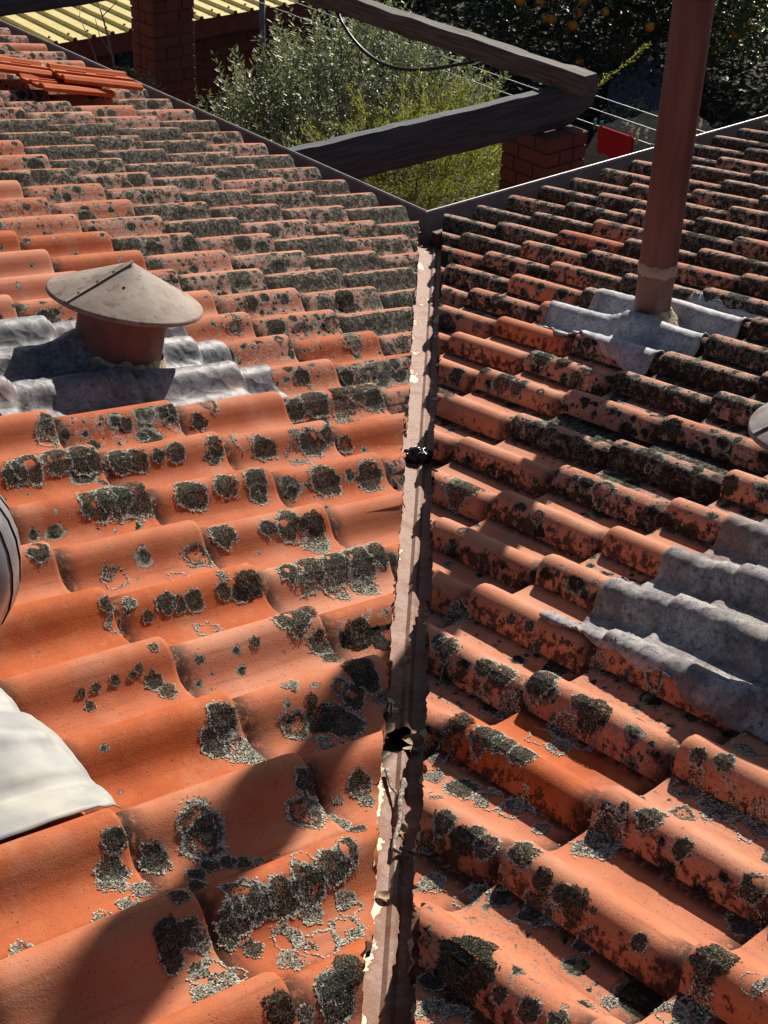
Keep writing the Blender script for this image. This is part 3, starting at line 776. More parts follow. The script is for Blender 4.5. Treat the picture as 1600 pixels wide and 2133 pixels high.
def tsheet():
    V = []; F = []; ns, nd = 44, 44
    for a in range(nd + 1):
        for b_ in range(ns + 1):
            x, y = b_ / ns, a / nd
            s = -3.165 + .62 * x; d = dL(-3.528) + .62 * y + .045 * x * (1 - y) - .012 * math.sin(x * math.pi) * (1 - y)
            if a == 0: d += .006 * noise.noise(Vector((s * 9, 0, 4)))
            hs = [bfield('L', s + e1, d + e2) for e1 in (-.075, -.05, -.03, -.015, 0, .015, .03, .05, .075) for e2 in (-.03, 0, .03)]
            h = max(.70 * max(hs) + .30 * sum(hs) / len(hs) + .004, bfield('L', s, d) + .006)
            cdist = math.hypot(s + 2.93, d - dL(-3.70)); h += .05 * math.exp(-(cdist / .12) ** 2)
            h += .004 * noise.noise(Vector((s * 6, d * 6, 2))) + .0022 * noise.noise(Vector((s * 22, d * 22, 2)))
            V.append(P3('L', s, d, h))
    for a in range(nd):
        for b_ in range(ns):
            k = a * (ns + 1) + b_; F.append((k, k + 1, k + ns + 2, k + ns + 1))
    return V, F
sheet_obj('base_sheet', tsheet(), M['sheet'], tv, .002)

# ------------------------------------------------------------------ bits lying on the roof
def on_roof(x, y, h=0.0, bvh=None):
    hit = (bvh or BVH2).ray_cast(Vector((x, y, 4)), Vector((0, 0, -1)))
    return (hit[0] + Vector((0, 0, h)), hit[1]) if hit[0] else (Vector((x, y, h)), Vector((0, 0, 1)))
# lump of tar across the valley
tc, _ = on_roof(-1.828, -1.972)
bm = bmesh.new(); bmesh.ops.create_icosphere(bm, subdivisions=4, radius=1)
for v in bm.verts:
    n_ = .28 * noise.noise(v.co * 2.2) + .16 * noise.noise(v.co * 6) + .06 * noise.noise(v.co * 14)
    v.co = v.co * (1 + n_); v.co = Vector((v.co.x * .042, v.co.y * .025, v.co.z * .026))
bm.transform(Matrix.Translation(tc + Vector((0, 0, .018))) @ Matrix.Rotation(R(-45), 4, 'Z'))
me = bpy.data.meshes.new('tar_lump'); bm.to_mesh(me); bm.free(); me.polygons.foreach_set('use_smooth', [True] * len(me.polygons))
link('tar_lump', me, M['tar'], None, label="shiny black lump of tar lying across the valley flashing", category="tar lump")
def twig(pts, r0, label, branch=None):
    P = []
    for (x, y, h) in pts:
        p, _ = on_roof(x, y); P.append(p + Vector((0, 0, h)))
    Q = []
    for a in range(len(P) - 1):
        for q in range(6):
            f = q / 6; v = P[a].lerp(P[a + 1], f); Q.append(v + Vector((noise.noise(v * 40), noise.noise(v * 40 + Vector((5, 0, 0))), noise.noise(v * 40 + Vector((0, 9, 0))))) * .003)
    Q.append(P[-1]); n_ = len(Q)
    mb = MB(); mb.tube(Q, [r0 * (1 - .6 * k / n_) * (1 + .35 * noise.noise(Q[k] * 90)) for k in range(n_)], 7)
    o = mb.build('twig', M['twig'], None, smooth=True, label=label, category="twig", group="twigs caught in the valley")
    return o
twig([(-2.960, -3.195, .012), (-3.000, -3.232, .016), (-3.055, -3.290, .012), (-3.110, -3.340, .010), (-3.105, -3.372, .012)], .0062, "thick bent pale twig lying along the valley flashing")
twig([(-2.955, -3.140, .012), (-2.985, -3.190, .012), (-3.002, -3.228, .014)], .0045, "dark curved twig poking from the left tile edge into the valley")
twig([(-3.100, -3.345, .012), (-3.085, -3.375, .008), (-3.075, -3.400, .006)], .004, "short broken twig touching the foot of the bent pale twig")
twig([(-2.81, -2.985, .03), (-2.850, -3.045, .02), (-2.875, -3.085, .012)], .0022, "thin black stem leaning down into the leaf litter of the valley")
twig([(-2.11, -2.185, .012), (-2.10, -2.225, .010)], .003, "small straight twig lying across the middle of the valley flashing")
# dry leaves jammed in the valley
def dry_leaf(x, y, L, rz, label, h=.006):
    p, _ = on_roof(x, y); V = []; F = []
    for a in range(7):
        f = a / 6; wv_ = .34 * L * math.sin(math.pi * min(1, f * 1.02 + .03)) ** .8
        for b_ in (-1, -.5, 0, .5, 1):
            V.append(Vector((f * L - L / 2, b_ * wv_ / 1, .35 * wv_ * b_ * b_ + .18 * L * (f - .5) ** 2 + .1 * L * noise.noise(Vector((f * 3, b_ * 2, rz))))))
    for a in range(6):
        for b_ in range(4): F.append((a * 5 + b_, a * 5 + b_ + 1, a * 5 + b_ + 6, a * 5 + b_ + 5))
    Mx = Matrix.Translation(p + Vector((0, 0, h))) @ Matrix.Rotation(rz, 4, 'Z') @ Matrix.Rotation(R(rng.uniform(-25, 25)), 4, 'X')
    link('dry_leaf', mesh('dry_leaf', [Mx @ v for v in V], F), M['leaf_dry'], None, label=label, category="leaf", group="dry leaves caught in the valley")
dry_leaf(-2.868, -3.085, .045, 1.0, "curled brown dry leaf at the middle of the valley dam")
dry_leaf(-2.842, -3.085, .040, 2.3, "upright orange dry leaf on the far side of the valley dam")
dry_leaf(-2.905, -3.085, .038, .2, "pale flat dry leaf at the left end of the valley dam")
dry_leaf(-3.060, -3.300, .030, 2.0, "small brown dry leaf beside the bent pale twig")
dry_leaf(-2.640, -2.840, .028, .6, "lone dry leaf lying in the middle stretch of the valley")
dry_leaf(-3.200, -3.420, .030, -1.2, "brown dry leaf lying lowest in the picture on the valley flashing")
dry_leaf(-2.865, -3.112, .036, -.7, "small dry leaf at the right end of the valley dam")

# spare tiles stacked loose by the left eave
def loose_tile(c, rz, tilt, label, L=.42, Wd=.25, roll=0.0):
    Mx = Matrix.Translation(c) @ Matrix.Rotation(rz, 4, 'Z') @ Matrix.Rotation(tilt, 4, 'Y') @ Matrix.Rotation(roll, 4, 'X')
    t_ = empty('loose_tile', tuple(c), label=label, category="roof tile", group="spare tiles stacked by the left eave")
    V = []; F = []; ny = 14
    prf = [(-Wd / 2, .0), (-Wd / 2 + .02, .012), (-Wd / 2 + .045, .012), (-Wd / 2 + .06, 0), (-.015, .0), (-.008, .010), (.008, .010), (.015, 0), (Wd / 2 - .05, 0), (Wd / 2 - .03, .016), (Wd / 2, .016)]
    xs = (-L / 2, L / 2)
    for x in xs:
        for (y, z) in prf: V.append(Mx @ Vector((x, y, z + .012)))
        for (y, z) in prf: V.append(Mx @ Vector((x, y, z - .006)))
    m = len(prf)
    for k in range(m - 1):
        F.append((k, k + 1, 2 * m + k + 1, 2 * m + k)); F.append((m + k, 3 * m + k, 3 * m + k + 1, m + k + 1))
        F.append((k, m + k, m + k + 1, k + 1)); F.append((2 * m + k, 2 * m + k + 1, 3 * m + k + 1, 3 * m + k))
    F.append((0, 2 * m, 3 * m, m)); F.append((m - 1, 2 * m - 1, 4 * m - 1, 3 * m - 1))
    o = link('tile_body', mesh('tile_body', V, F, False), M['bare_tile'], t_)
    for q in (-.09, .07):
        rb = MB(); rb.box((q - .05, .022, .012), (q + .05, .034, .026), Mx)
        rb.build('nib', M['bare_tile'], t_)
def slope_rz(deg): return R(deg)
for (x, y, hz, rz, tl, lab) in ((-.62, 2.02, .030, 4, 15, "bare orange spare tile lying lowest in the stack, nearest the camera"),
                                (-.80, 2.24, .062, -4, 15, "bare orange spare tile at the left end of the stack"),
                                (-.43, 2.06, .075, -9, 13, "bare orange spare tile on top, its end nearest the gutter"),
                                ):
    c = Vector((x, y, -x * TL + hz)); loose_tile(c, R(rz), R(tl), lab)

# ---- LICHENMARK
# ------------------------------------------------------------------ lichen growing on the nearer tiles
LICHEN = "-3226,-2367,762,24,D;-2781,-2375,634,30,D;-2536,-2392,576,30,M;-2602,-2387,592,40,D;-2661,-2383,607,22,D;-2558,-2429,551,35,P;-2878,-2423,636,31,R;-3088,-2424,673,26,P;-2957,-2466,642,22,P;-2922,-2575,690,13,P;-3203,-2589,746,17,D;-3206,-2618,719,20,P;-3152,-2585,726,15,P;-3078,-2599,702,23,D;-3015,-2606,683,23,D;-3050,-2606,689,17,D;-3127,-2612,697,13,D;-2875,-2602,661,32,M;-2906,-2611,658,20,D;-2942,-2604,672,18,D;-2752,-2582,633,26,D;-2694,-2584,622,34,D;-2633,-2590,607,40,D;-2566,-2593,594,40,D;-2506,-2589,587,30,D;-2727,-2609,605,26,P;-2660,-2625,580,34,P;-2585,-2634,560,35,P;-3023,-2667,654,25,P;-2897,-2779,686,38,D;-2846,-2760,676,21,M;-2864,-2830,637,27,D;-2862,-2859,624,19,D;-2754,-2819,606,31,M;-2713,-2841,582,18,M;-3007,-2803,691,11,D;-3271,-2805,752,9,D;-3290,-2812,749,8,D;-3326,-2812,755,10,D;-3367,-2815,760,9,D;-3397,-2816,765,8,D;-3222,-2780,764,9,D;-3254,-2826,729,19,D;-3240,-2850,715,18,D;-3391,-2836,747,10,D;-3231,-3012,745,32,D;-3263,-3036,729,30,D;-3231,-3062,713,32,P;-3213,-3093,708,22,P;-3052,-2972,717,16,P;-3031,-3011,691,12,M;-2959,-3006,684,18,R;-2899,-2991,686,33,M;-2942,-3023,663,27,D;-2892,-3012,667,24,D;-3084,-3036,676,29,R;-3031,-3040,665,27,M;-2992,-3062,650,37,D;-3057,-3101,659,28,P;-3208,-3229,739,27,D;-3241,-3265,720,33,R;-3218,-3268,715,24,P;-3191,-3281,681,21,P;-3153,-3239,689,11,P;-3101,-3234,684,23,D;-3104,-3258,670,15,P;-3230,-3381,762,15,D;-3430,-3241,764,43,R;-3430,-3241,764,29,D;-3497,-3318,758,15,D;-3480,-3296,755,15,D;-3451,-3287,751,15,D;-3423,-3296,746,15,D;-3405,-3309,742,14,D;-3381,-3320,739,10,P;-3349,-3328,734,8,P;-3580,-3225,832,20,D;-3604,-3258,807,24,D;-3616,-3274,803,20,P;-3524,-3247,774,25,D;-3584,-3308,794,17,P;-3620,-3326,802,17,P;-3668,-3332,811,14,P;-3583,-3400,853,14,D;-3798,-3334,835,17,P;-3629,-3443,837,23,M;-3597,-3448,825,22,D;-3639,-3467,816,19,D;-3585,-3460,812,17,P;-3597,-3513,798,31,P;-3630,-3531,803,17,P;-3560,-3506,770,19,P;-3613,-3489,803,10,D;-3511,-3438,793,28,D;-3464,-3434,789,30,D;-3418,-3437,777,30,D;-3369,-3433,773,31,D;-3312,-3427,769,28,D;-3278,-3415,770,21,D;-3479,-3418,805,30,R;-3528,-3450,784,21,D;-3506,-3478,764,15,D;-3449,-3485,752,23,P;-3408,-3519,742,30,P;-3357,-3513,733,26,P;-3325,-3474,732,21,P;-3471,-3524,754,18,P;-3389,-3466,747,19,P;-3583,-3644,834,23,M;-3548,-3651,800,16,P;-3489,-3646,790,31,D;-3446,-3625,805,23,M;-3487,-3633,807,23,D;-3356,-3399,790,15,P;-2960,-3267,649,21,P;-2951,-3332,659,28,D;-2935,-3388,667,28,P;-2920,-3442,676,28,P;-2929,-3508,686,16,P;-3043,-3366,718,13,P;-3088,-3474,726,23,M;-3081,-3426,724,21,D;-3079,-3520,740,22,D;-3068,-3486,740,16,D;-3156,-3484,680,22,P;-3106,-3419,675,13,P;-3133,-3559,693,29,P;-3110,-3582,723,17,P;-3108,-3673,738,29,D;-3107,-3697,747,20,P;-3115,-3769,751,16,D;-2918,-3613,725,41,P;-2895,-3618,731,27,D;-3072,-3596,778,24,D;-3089,-3655,778,16,M;-3091,-3722,787,22,M;-3093,-3694,781,16,D;-3089,-3758,795,6,D;-3091,-3848,807,14,D;-3298,-3706,787,43,X;-2786,-3591,728,15,D;-2861,-3672,788,23,D;-2868,-3623,777,10,D;-2701,-3623,726,28,P;-2704,-3696,736,32,P;-2706,-3766,746,31,P;-2758,-3660,731,21,R;-2878,-3751,790,17,D;-2876,-3883,809,23,D;-2906,-3901,768,25,D;-3076,-3964,857,28,M;-3070,-4031,869,18,P;-3170,-3871,763,12,P;-3119,-3979,804,28,P;-3148,-3961,800,21,P;-3305,-3782,790,13,D;-3300,-3833,804,17,D;-3288,-3874,818,13,D;-3326,-3669,734,20,D;-3363,-3710,738,22,P;-3346,-3741,743,19,P;-2667,-2985,634,27,D;-2661,-2957,632,17,D;-2492,-2839,542,35,P;-2672,-3135,653,34,D;-2668,-3096,650,23,D;-2660,-3235,697,33,D;-2667,-3375,715,30,M;-2658,-3337,714,18,D;-2477,-3361,698,22,R;-2474,-3416,712,8,M;-2482,-3036,628,14,D;-2483,-2985,618,12,D;-2493,-3074,606,13,D;-2491,-3233,647,19,P;-2865,-3223,694,28,M;-2860,-3299,708,31,D;-2856,-3337,715,24,D;-2854,-3382,722,24,D;-2693,-3193,623,29,P;-2734,-3313,652,23,P;-2690,-3337,662,28,P;-2732,-3360,659,23,P;-2692,-3393,666,19,P;-2699,-3025,586,17,R;-2905,-3226,643,26,P;-2513,-3619,724,34,P;-2666,-3612,772,16,D;-2658,-3660,785,18,D;-2256,-2599,557,12,R;-2075,-2665,557,16,R;-2085,-2734,549,8,R;-2322,-2626,504,13,R;-2870,-1771,649,35,P;-2859,-1744,674,18,D;-2639,-1755,593,18,D;-2489,-1742,581,20,D;-2509,-1766,560,21,P;-2420,-1755,529,25,D;-2361,-1709,549,26,R;-2615,-1787,565,18,R;-2947,-1954,690,37,D;-2887,-1958,677,37,D;-2851,-1971,658,32,D;-3024,-1959,700,39,D;-3065,-1967,699,30,D;-2784,-1955,630,34,D;-2740,-1960,618,30,D;-2678,-1959,609,20,D;-2625,-1958,601,26,D;-2510,-1961,577,29,D;-2529,-1978,563,23,D;-2414,-1930,555,25,P;-2243,-1939,520,16,P;-2360,-1959,521,35,D;-2208,-1967,487,43,D;-2141,-1954,489,26,D;-2087,-1960,444,26,R;-2272,-1987,482,33,P;-1835,-1718,433,58,D;-1920,-1723,446,25,M;-2007,-1733,454,46,D;-2085,-1746,454,35,D;-1809,-1753,400,36,D;-1927,-1776,401,47,P;-2880,-2173,670,52,D;-2929,-2171,681,43,D;-2981,-2176,684,38,D;-2626,-2166,607,30,D;-2725,-2171,619,40,D;-2536,-2168,589,35,D;-2548,-2193,565,28,D;-2328,-2177,512,43,D;-2439,-2184,525,18,D;-2191,-2184,481,41,D;-1855,-1121,419,36,P;-1824,-1313,431,15,D;-1785,-1327,411,12,D;-1593,-1137,336,30,P;-1470,-1133,318,27,R;-1234,-920,262,40,M;-1910,-1543,423,30,D;-1733,-1541,369,25,D;-1650,-1544,353,35,P;-1536,-1324,349,38,P;-1636,-918,358,29,D;-743,-1188,248,27,D;-588,-1160,188,21,D;-1391,-1780,385,20,D;-1407,-1673,329,30,D;-1187,-1826,384,33,D;-1175,-1905,400,24,M;-1182,-1778,380,30,P;-1403,-1876,395,37,D;-1403,-1937,404,31,D;-1594,-1828,394,37,D;-1403,-2025,417,14,R;-1429,-2534,528,28,M;-1652,-2894,607,21,M;-2050,-2391,504,48,D;-2053,-2342,496,29,P;-1864,-2679,561,31,R;-1870,-2462,487,11,R;-1659,-2650,537,11,R;-1658,-2680,544,7,R"
def mat_lichen():
    t = NT('lichen'); a = t.n('Attribute', attribute_name='shade').outputs['Fac']
    c = t.mix(t.ramp(a, 0, .5), (0.012, 0.013, 0.009), (0.140, 0.142, 0.108)); c = t.mix(t.ramp(a, .5, 1), c, (0.58, 0.56, 0.46))
    return t.fin(c, .95, spec=.1)
M['lichen'] = mat_lichen()
def grow():
    acc = {'L': ([], [], []), 'R': ([], [], [])}
    r = random.Random(3)
    for ent in LICHEN.split(';'):
        x, y, z, rad, kind = ent.split(','); c = Vector((int(x), int(y), int(z))) * .001; rad = int(rad) * .001 * 1.06
        side = 'L' if c.y > VC[0] * c.x + VC[1] else 'R'
        V, F, S = acc[side]; n = AX[side][2]
        hit = BVH.ray_cast(c + n * .05, -n, .2)
        n0 = (hit[1] if hit[0] is not None else n); n0 = (n0 if n0.dot(n) > 0 else -n0); n0 = (n0 * .6 + n * .4).normalized()
        t1 = n0.cross(Vector((0, 0, 1)).cross(n0)).normalized() if False else n0.orthogonal().normalized(); t2 = n0.cross(t1)
        ph = Vector((r.uniform(0, 99), r.uniform(0, 99), r.uniform(0, 99)))
        fl = max(.0016, min(.0023, rad * .075))
        cnt = int(min(5200 if kind == 'X' else 3800, (3.0 if kind == 'X' else 1.25) * math.pi * rad * rad / (fl * fl * .55)))
        dome = {'M': .10, 'X': .20}.get(kind, 0)
        for q in range(cnt):
            th = r.uniform(0, 2 * math.pi); rho = math.sqrt(r.random()) * (1 if r.random() < .93 else 1.16)
            if kind == 'R' and rho < .62 and r.random() < .86: continue
            edge = rad * (1 + .40 * noise.noise(Vector((math.cos(th) * 1.6, math.sin(th) * 1.6, 0)) + ph) + .12 * noise.noise(Vector((math.cos(th) * 6, math.sin(th) * 6, 0)) + ph))
            dd = t1 * math.cos(th) + t2 * math.sin(th); o = c + dd * rho * edge
            hole = noise.noise((o - c) * (28 if kind == 'P' else 40) + ph)
            if kind == 'D' and hole > .46: continue
            if kind == 'P' and hole > .16 and rho < .93: continue
            h = BVH.ray_cast(o + n0 * .06, -n0, .14)
            if h[0] is None: continue
            sn = h[1] if h[1].dot(n) > 0 else -h[1]
            tang = (dd - sn * dd.dot(sn)); tang = tang.normalized() if tang.length > 1e-4 else sn.orthogonal()
            tang = (tang + Vector((r.gauss(0, .5), r.gauss(0, .5), r.gauss(0, .5)))); tang = (tang - sn * tang.dot(sn)).normalized()
            flat = r.random() < .55
            lift = r.uniform(.0, .15) if flat else r.uniform(.15, .6)
            if kind == 'X' and not flat: lift = r.uniform(.8, 2.2)
            d = (tang + sn * lift).normalized(); w = sn.cross(tang)
            L_ = fl * r.uniform(.8, 1.6) * (1.35 if flat else 1.0); wd = L_ * (.95 if flat else .5)
            p = h[0] + sn * (.0006 + r.uniform(0, .0010) + dome * rad * max(0, 1 - rho * rho) ** .7)
            b = len(V); nrm = d.cross(w)
            V += [p - d * L_ * .35, p + w * wd * .5, p + d * L_ * .65, p - w * wd * .5]
            F.append((b, b + 1, b + 2, b + 3))
            if kind == 'D': s_ = (.06 + .72 * r.random() ** 1.5) if not flat else .03 + .36 * r.random()
            elif kind == 'P': s_ = (.42 + .5 * r.random()) if r.random() < .72 else .2 * r.random()
            elif kind == 'R': s_ = .25 + .6 * r.random() if rho > .8 else .1 + .4 * r.random()
            else: s_ = (.04 + .22 * r.random()) if r.random() < .85 else .5
            if rho > .80 + .12 * r.random() and kind in 'DPR' and r.random() < .85: s_ = .62 + .38 * r.random()
            S += [s_] * 4
    for side in 'LR':
        V, F, S = acc[side]
        me = mesh('lichen', V, F, False); at = me.attributes.new('shade', 'FLOAT', 'POINT'); at.data.foreach_set('value', np.array(S, np.float32))
        link('lichen', me, M['lichen'], slopes[side], kind='stuff')
        print('lichen', side, len(F))
grow()

# ------------------------------------------------------------------ pergola
def timber(name, lo, hi, axis, mat, label, cat, parent=None, rough=.006, taper=None, seg=40):
    """hewn timber: box with many rings, worn edges and an uneven surface"""
    a = axis; o_ = [k for k in range(3) if k != a]
    V = []; F = []; ring = [(-1, -.8), (-.8, -1), (0, -1), (.8, -1), (1, -.8), (1, 0), (1, .8), (.8, 1), (0, 1), (-.8, 1), (-1, .8), (-1, 0)]
    for q in range(seg + 1):
        f = q / seg; x = lo[a] + (hi[a] - lo[a]) * f
        for (s1, s2) in ring:
            c = [0, 0, 0]; c[a] = x
            for kk, s_ in zip(o_, (s1, s2)):
                mid = (lo[kk] + hi[kk]) / 2; half = (hi[kk] - lo[kk]) / 2
                if taper: half *= taper(f, kk, s_)
                c[kk] = mid + half * s_
            v = Vector(c); v += Vector((noise.noise(v * 6), noise.noise(v * 6 + Vector((7, 0, 0))), noise.noise(v * 6 + Vector((0, 7, 0))))) * rough + Vector((0, 0, 1)) * noise.noise(v * 25) * rough * .5
            V.append(v)
    n = len(ring)
    for q in range(seg):
        for k in range(n):
            k2 = (k + 1) % n; F.append((q * n + k, q * n + k2, (q + 1) * n + k2, (q + 1) * n + k))
    F.append(tuple(range(n - 1, -1, -1))); F.append(tuple(seg * n + k for k in range(n)))
    ob = link(name, mesh(name, V, F), mat, parent, label=label, category=cat)
    bm = bmesh.new(); bm.from_mesh(ob.data); bmesh.ops.recalc_face_normals(bm, faces=bm.faces); bm.to_mesh(ob.data); bm.free()
    ob.data.polygons.foreach_set('use_smooth', [True] * len(ob.data.polygons)); sharp(ob, 40)
    return ob
def beam_taper(f, kk, s_):
    if kk == 2 and s_ < 0 and f > .93: return 1 - .75 * (f - .93) / .07
    return 1.0
b1 = timber('pergola_beam', (-.20, 1.40, -.405), (2.60, 1.48, -.165), 0, M['black_beam'], "dark weathered black pergola beam resting on the near brick pillar", "beam", taper=beam_taper, seg=60)
b2 = timber('pergola_log', (2.29, 1.22, -.172), (2.41, 6.6, -.045), 1, M['log'], "rough brown hewn log lying across the end of the black beam", "log", rough=.010, seg=60)
b3 = timber('pergola_beam', (-.20, 4.76, -.225), (2.9, 4.90, .05), 0, M['black_beam'], "black pergola beam crossing the far top left corner behind the gutter", "beam", seg=40)
# black hose hanging under the log
mb = MB(); mb.tube([(2.36 - .05 * math.sin(math.pi * f), 3.55 - 1.35 * f, -.20 - .20 * math.sin(math.pi * f ** .8)) for f in [k / 20 for k in range(21)]], .012, 8)
mb.build('hose', M['rubber'], None, smooth=True, label="thin black hose sagging below the brown log over the grey shrub", category="hose")

# ------------------------------------------------------------------ brick work
BH, BG = .076, .010
def brick_pillar(x0, y0, wx, wy, ztop, ncourse, zbase, mat, label, cap=False):
    """near corner (x0,y0); runs to +x and +y"""
    root = empty('brick_pillar', (x0, y0, zbase), label=label, category="pillar", group="brick pergola pillars")
    core = MB(); core.box((x0 + .010, y0 + .010, zbase), (x0 + wx - .010, y0 + wy - .010, ztop - .012)); core.build('mortar_core', M['mortar'], root)
    ds = .105
    for c in range(ncourse):
        z1 = ztop - c * (BH + BG); z0 = z1 - BH
        rects = []
        if c % 2 == 0:      # long faces along x full, sides between
            rects += [(x0, y0, x0 + wx * .62, y0 + ds), (x0 + wx * .62 + BG, y0, x0 + wx, y0 + ds), (x0, y0 + wy - ds, x0 + wx * .5, y0 + wy), (x0 + wx * .5 + BG, y0 + wy - ds, x0 + wx, y0 + wy),
                      (x0, y0 + ds + BG, x0 + ds, y0 + wy - ds - BG), (x0 + wx - ds, y0 + ds + BG, x0 + wx, y0 + wy - ds - BG)]
        else:
            rects += [(x0, y0, x0 + ds, y0 + wy * .62), (x0, y0 + wy * .62 + BG, x0 + ds, y0 + wy), (x0 + wx - ds, y0, x0 + wx, y0 + wy * .5), (x0 + wx - ds, y0 + wy * .5 + BG, x0 + wx, y0 + wy),
                      (x0 + ds + BG, y0, x0 + wx - ds - BG, y0 + ds), (x0 + ds + BG, y0 + wy - ds, x0 + wx - ds - BG, y0 + wy)]
        for (a, b_, c2, d_) in rects:
            m_ = MB(); e = rng.uniform(-.003, .003); m_.box((a + e, b_ + rng.uniform(-.003, .003), z0), (c2 + e, d_, z1), jit=.002)
            bevel(m_.build('brick', mat, root), .004, 1)
    return root
brick_pillar(2.13, 1.30, .34, .38, -.418, 12, -2.55, M['brick'], "sunlit edged red brick pillar under the black beam near the gutter")
brick_pillar(1.79, 4.97, .36, .30, .60, 20, -2.55, M['brick_dark'], "tall shaded dark red brick pillar at top left in front of the yellow roof")

# shed with the yellow corrugated roof
shed = empty('shed', (2.5, 6.9, -2.55), label="dark red brick shed with yellow corrugated roof at top left", category="shed")
V = []; F = []; x = .3; k = 0
prf = []
while x < 4.62:
    for dx, dz in ((0, 0), (.100, 0), (.112, .026), (.140, .026), (.152, 0)): prf.append((x + dx, dz))
    x += .178
ny = 2
for (x, dz) in prf:
    for y in (6.52, 9.6): V.append(Vector((x, y, -1.0 + (y - 6.52) * .03 + dz)))
for q in range(len(prf) - 1): F.append((2 * q, 2 * q + 2, 2 * q + 3, 2 * q + 1))
cr = link('corrugated_roof', mesh('corrugated_roof', V, F, False), M['yellow'], shed)
m_ = cr.modifiers.new('thickness', 'SOLIDIFY'); m_.thickness = .004
for q in range(24):
    mb = MB(); x = .3 + .178 * q + .126
    mb.lathe([(.0001, .012), (.009, .010), (.012, 0)], 8, Matrix.Translation((x, 6.62, -1.0 + .003 + .028))); mb.build('roof_screw', M['rivet'], cr)
mb = MB(); mb.box((.3, 6.56, -1.17), (4.66, 6.60, -1.012)); mb.build('fascia_board', M['maroon'], shed)
mb = MB(); mb.box((.3, 6.78, -2.55), (2.55, 6.92, -1.06)); mb.box((2.86, 6.78, -2.55), (4.62, 6.92, -1.06)); mb.box((2.55, 6.78, -1.25), (2.86, 6.92, -1.06)); mb.build('wall', M['mortar'], shed)
mb = MB(); mb.box((2.5, 7.3, -2.55), (2.9, 7.35, -1.06)); mb.build('doorway_back', M['deck'], shed)
for c in range(15):
    z1 = -1.175 - c * .086
    x = .3 + (.12 if c % 2 else 0)
    while x < 4.6:
        x1 = min(x + .225, 4.62)
        if not (x1 > 2.55 and x < 2.86) and x > 1.9:
            m2 = MB(); m2.box((x, 6.770 + rng.uniform(-.002, .002), z1 - .076), (x1, 6.80, z1), jit=.0015); m2.build('brick', M['brick_dark'], shed)
        x += .235

# ------------------------------------------------------------------ ground
def ground_z(x, y): return -2.55 + .05 * noise.noise(Vector((x * .3, y * .3, 0)))
V = []; F = []; gx = np.concatenate([np.linspace(-60, -8, 5), np.linspace(-6, 24, 50), np.linspace(30, 90, 5)]); n_ = len(gx)
for y in gx:
    for x in gx: V.append((x, y, ground_z(x, y)))
for a in range(n_ - 1):
    for b_ in range(n_ - 1): F.append((a * n_ + b_, a * n_ + b_ + 1, (a + 1) * n_ + b_ + 1, (a + 1) * n_ + b_))
link('ground', mesh('ground', V, F), M['soil'], None, kind='structure')

# ------------------------------------------------------------------ plants
def leaf_mesh(name, P, D, N, L, Wd, fold=.25):
    """many small folded leaves in one mesh. P base, D direction, N rough normal; arrays"""
    P = np.asarray(P, float); D = np.asarray(D, float); N = np.asarray(N, float)
    D /= np.linalg.norm(D, axis=1)[:, None] + 1e-9
    S = np.cross(D, N); S /= np.linalg.norm(S, axis=1)[:, None] + 1e-9
    Nn = np.cross(S, D)
    L = np.asarray(L, float)[:, None] * np.ones((len(P), 1)); Wd = np.asarray(Wd, float)[:, None] * np.ones((len(P), 1))
    m = P + D * L * .5 - Nn * Wd * fold
    l = P + D * L * .48 + S * Wd * .5; r = P + D * L * .48 - S * Wd * .5
    t = P + D * L - Nn * L * .08
    V = np.stack([P, l, m, r, t], 1).reshape(-1, 3); k = np.arange(len(P))[:, None] * 5
    F = np.stack([np.concatenate([k, k + 2, k + 1], 1), np.concatenate([k, k + 3, k + 2], 1), np.concatenate([k + 1, k + 2, k + 4], 1), np.concatenate([k + 2, k + 3, k + 4], 1)], 1).reshape(-1, 3)
    me = bpy.data.meshes.new(name); me.vertices.add(len(V)); me.vertices.foreach_set('co', V.ravel())
    me.loops.add(F.size); me.loops.foreach_set('vertex_index', F.ravel().astype(np.int32))
    me.polygons.add(len(F)); me.polygons.foreach_set('loop_start', np.arange(0, F.size, 3, dtype=np.int32)); me.polygons.foreach_set('loop_total', np.full(len(F), 3, dtype=np.int32))
    me.update(calc_edges=True)
    a = me.attributes.new('rnd', 'FLOAT', 'POINT'); a.data.foreach_set('value', np.repeat(nrng.random(len(P)), 5))
    return me
def rv(n): 
    v = nrng.normal(size=(n, 3)); return v / np.linalg.norm(v, axis=1)[:, None]

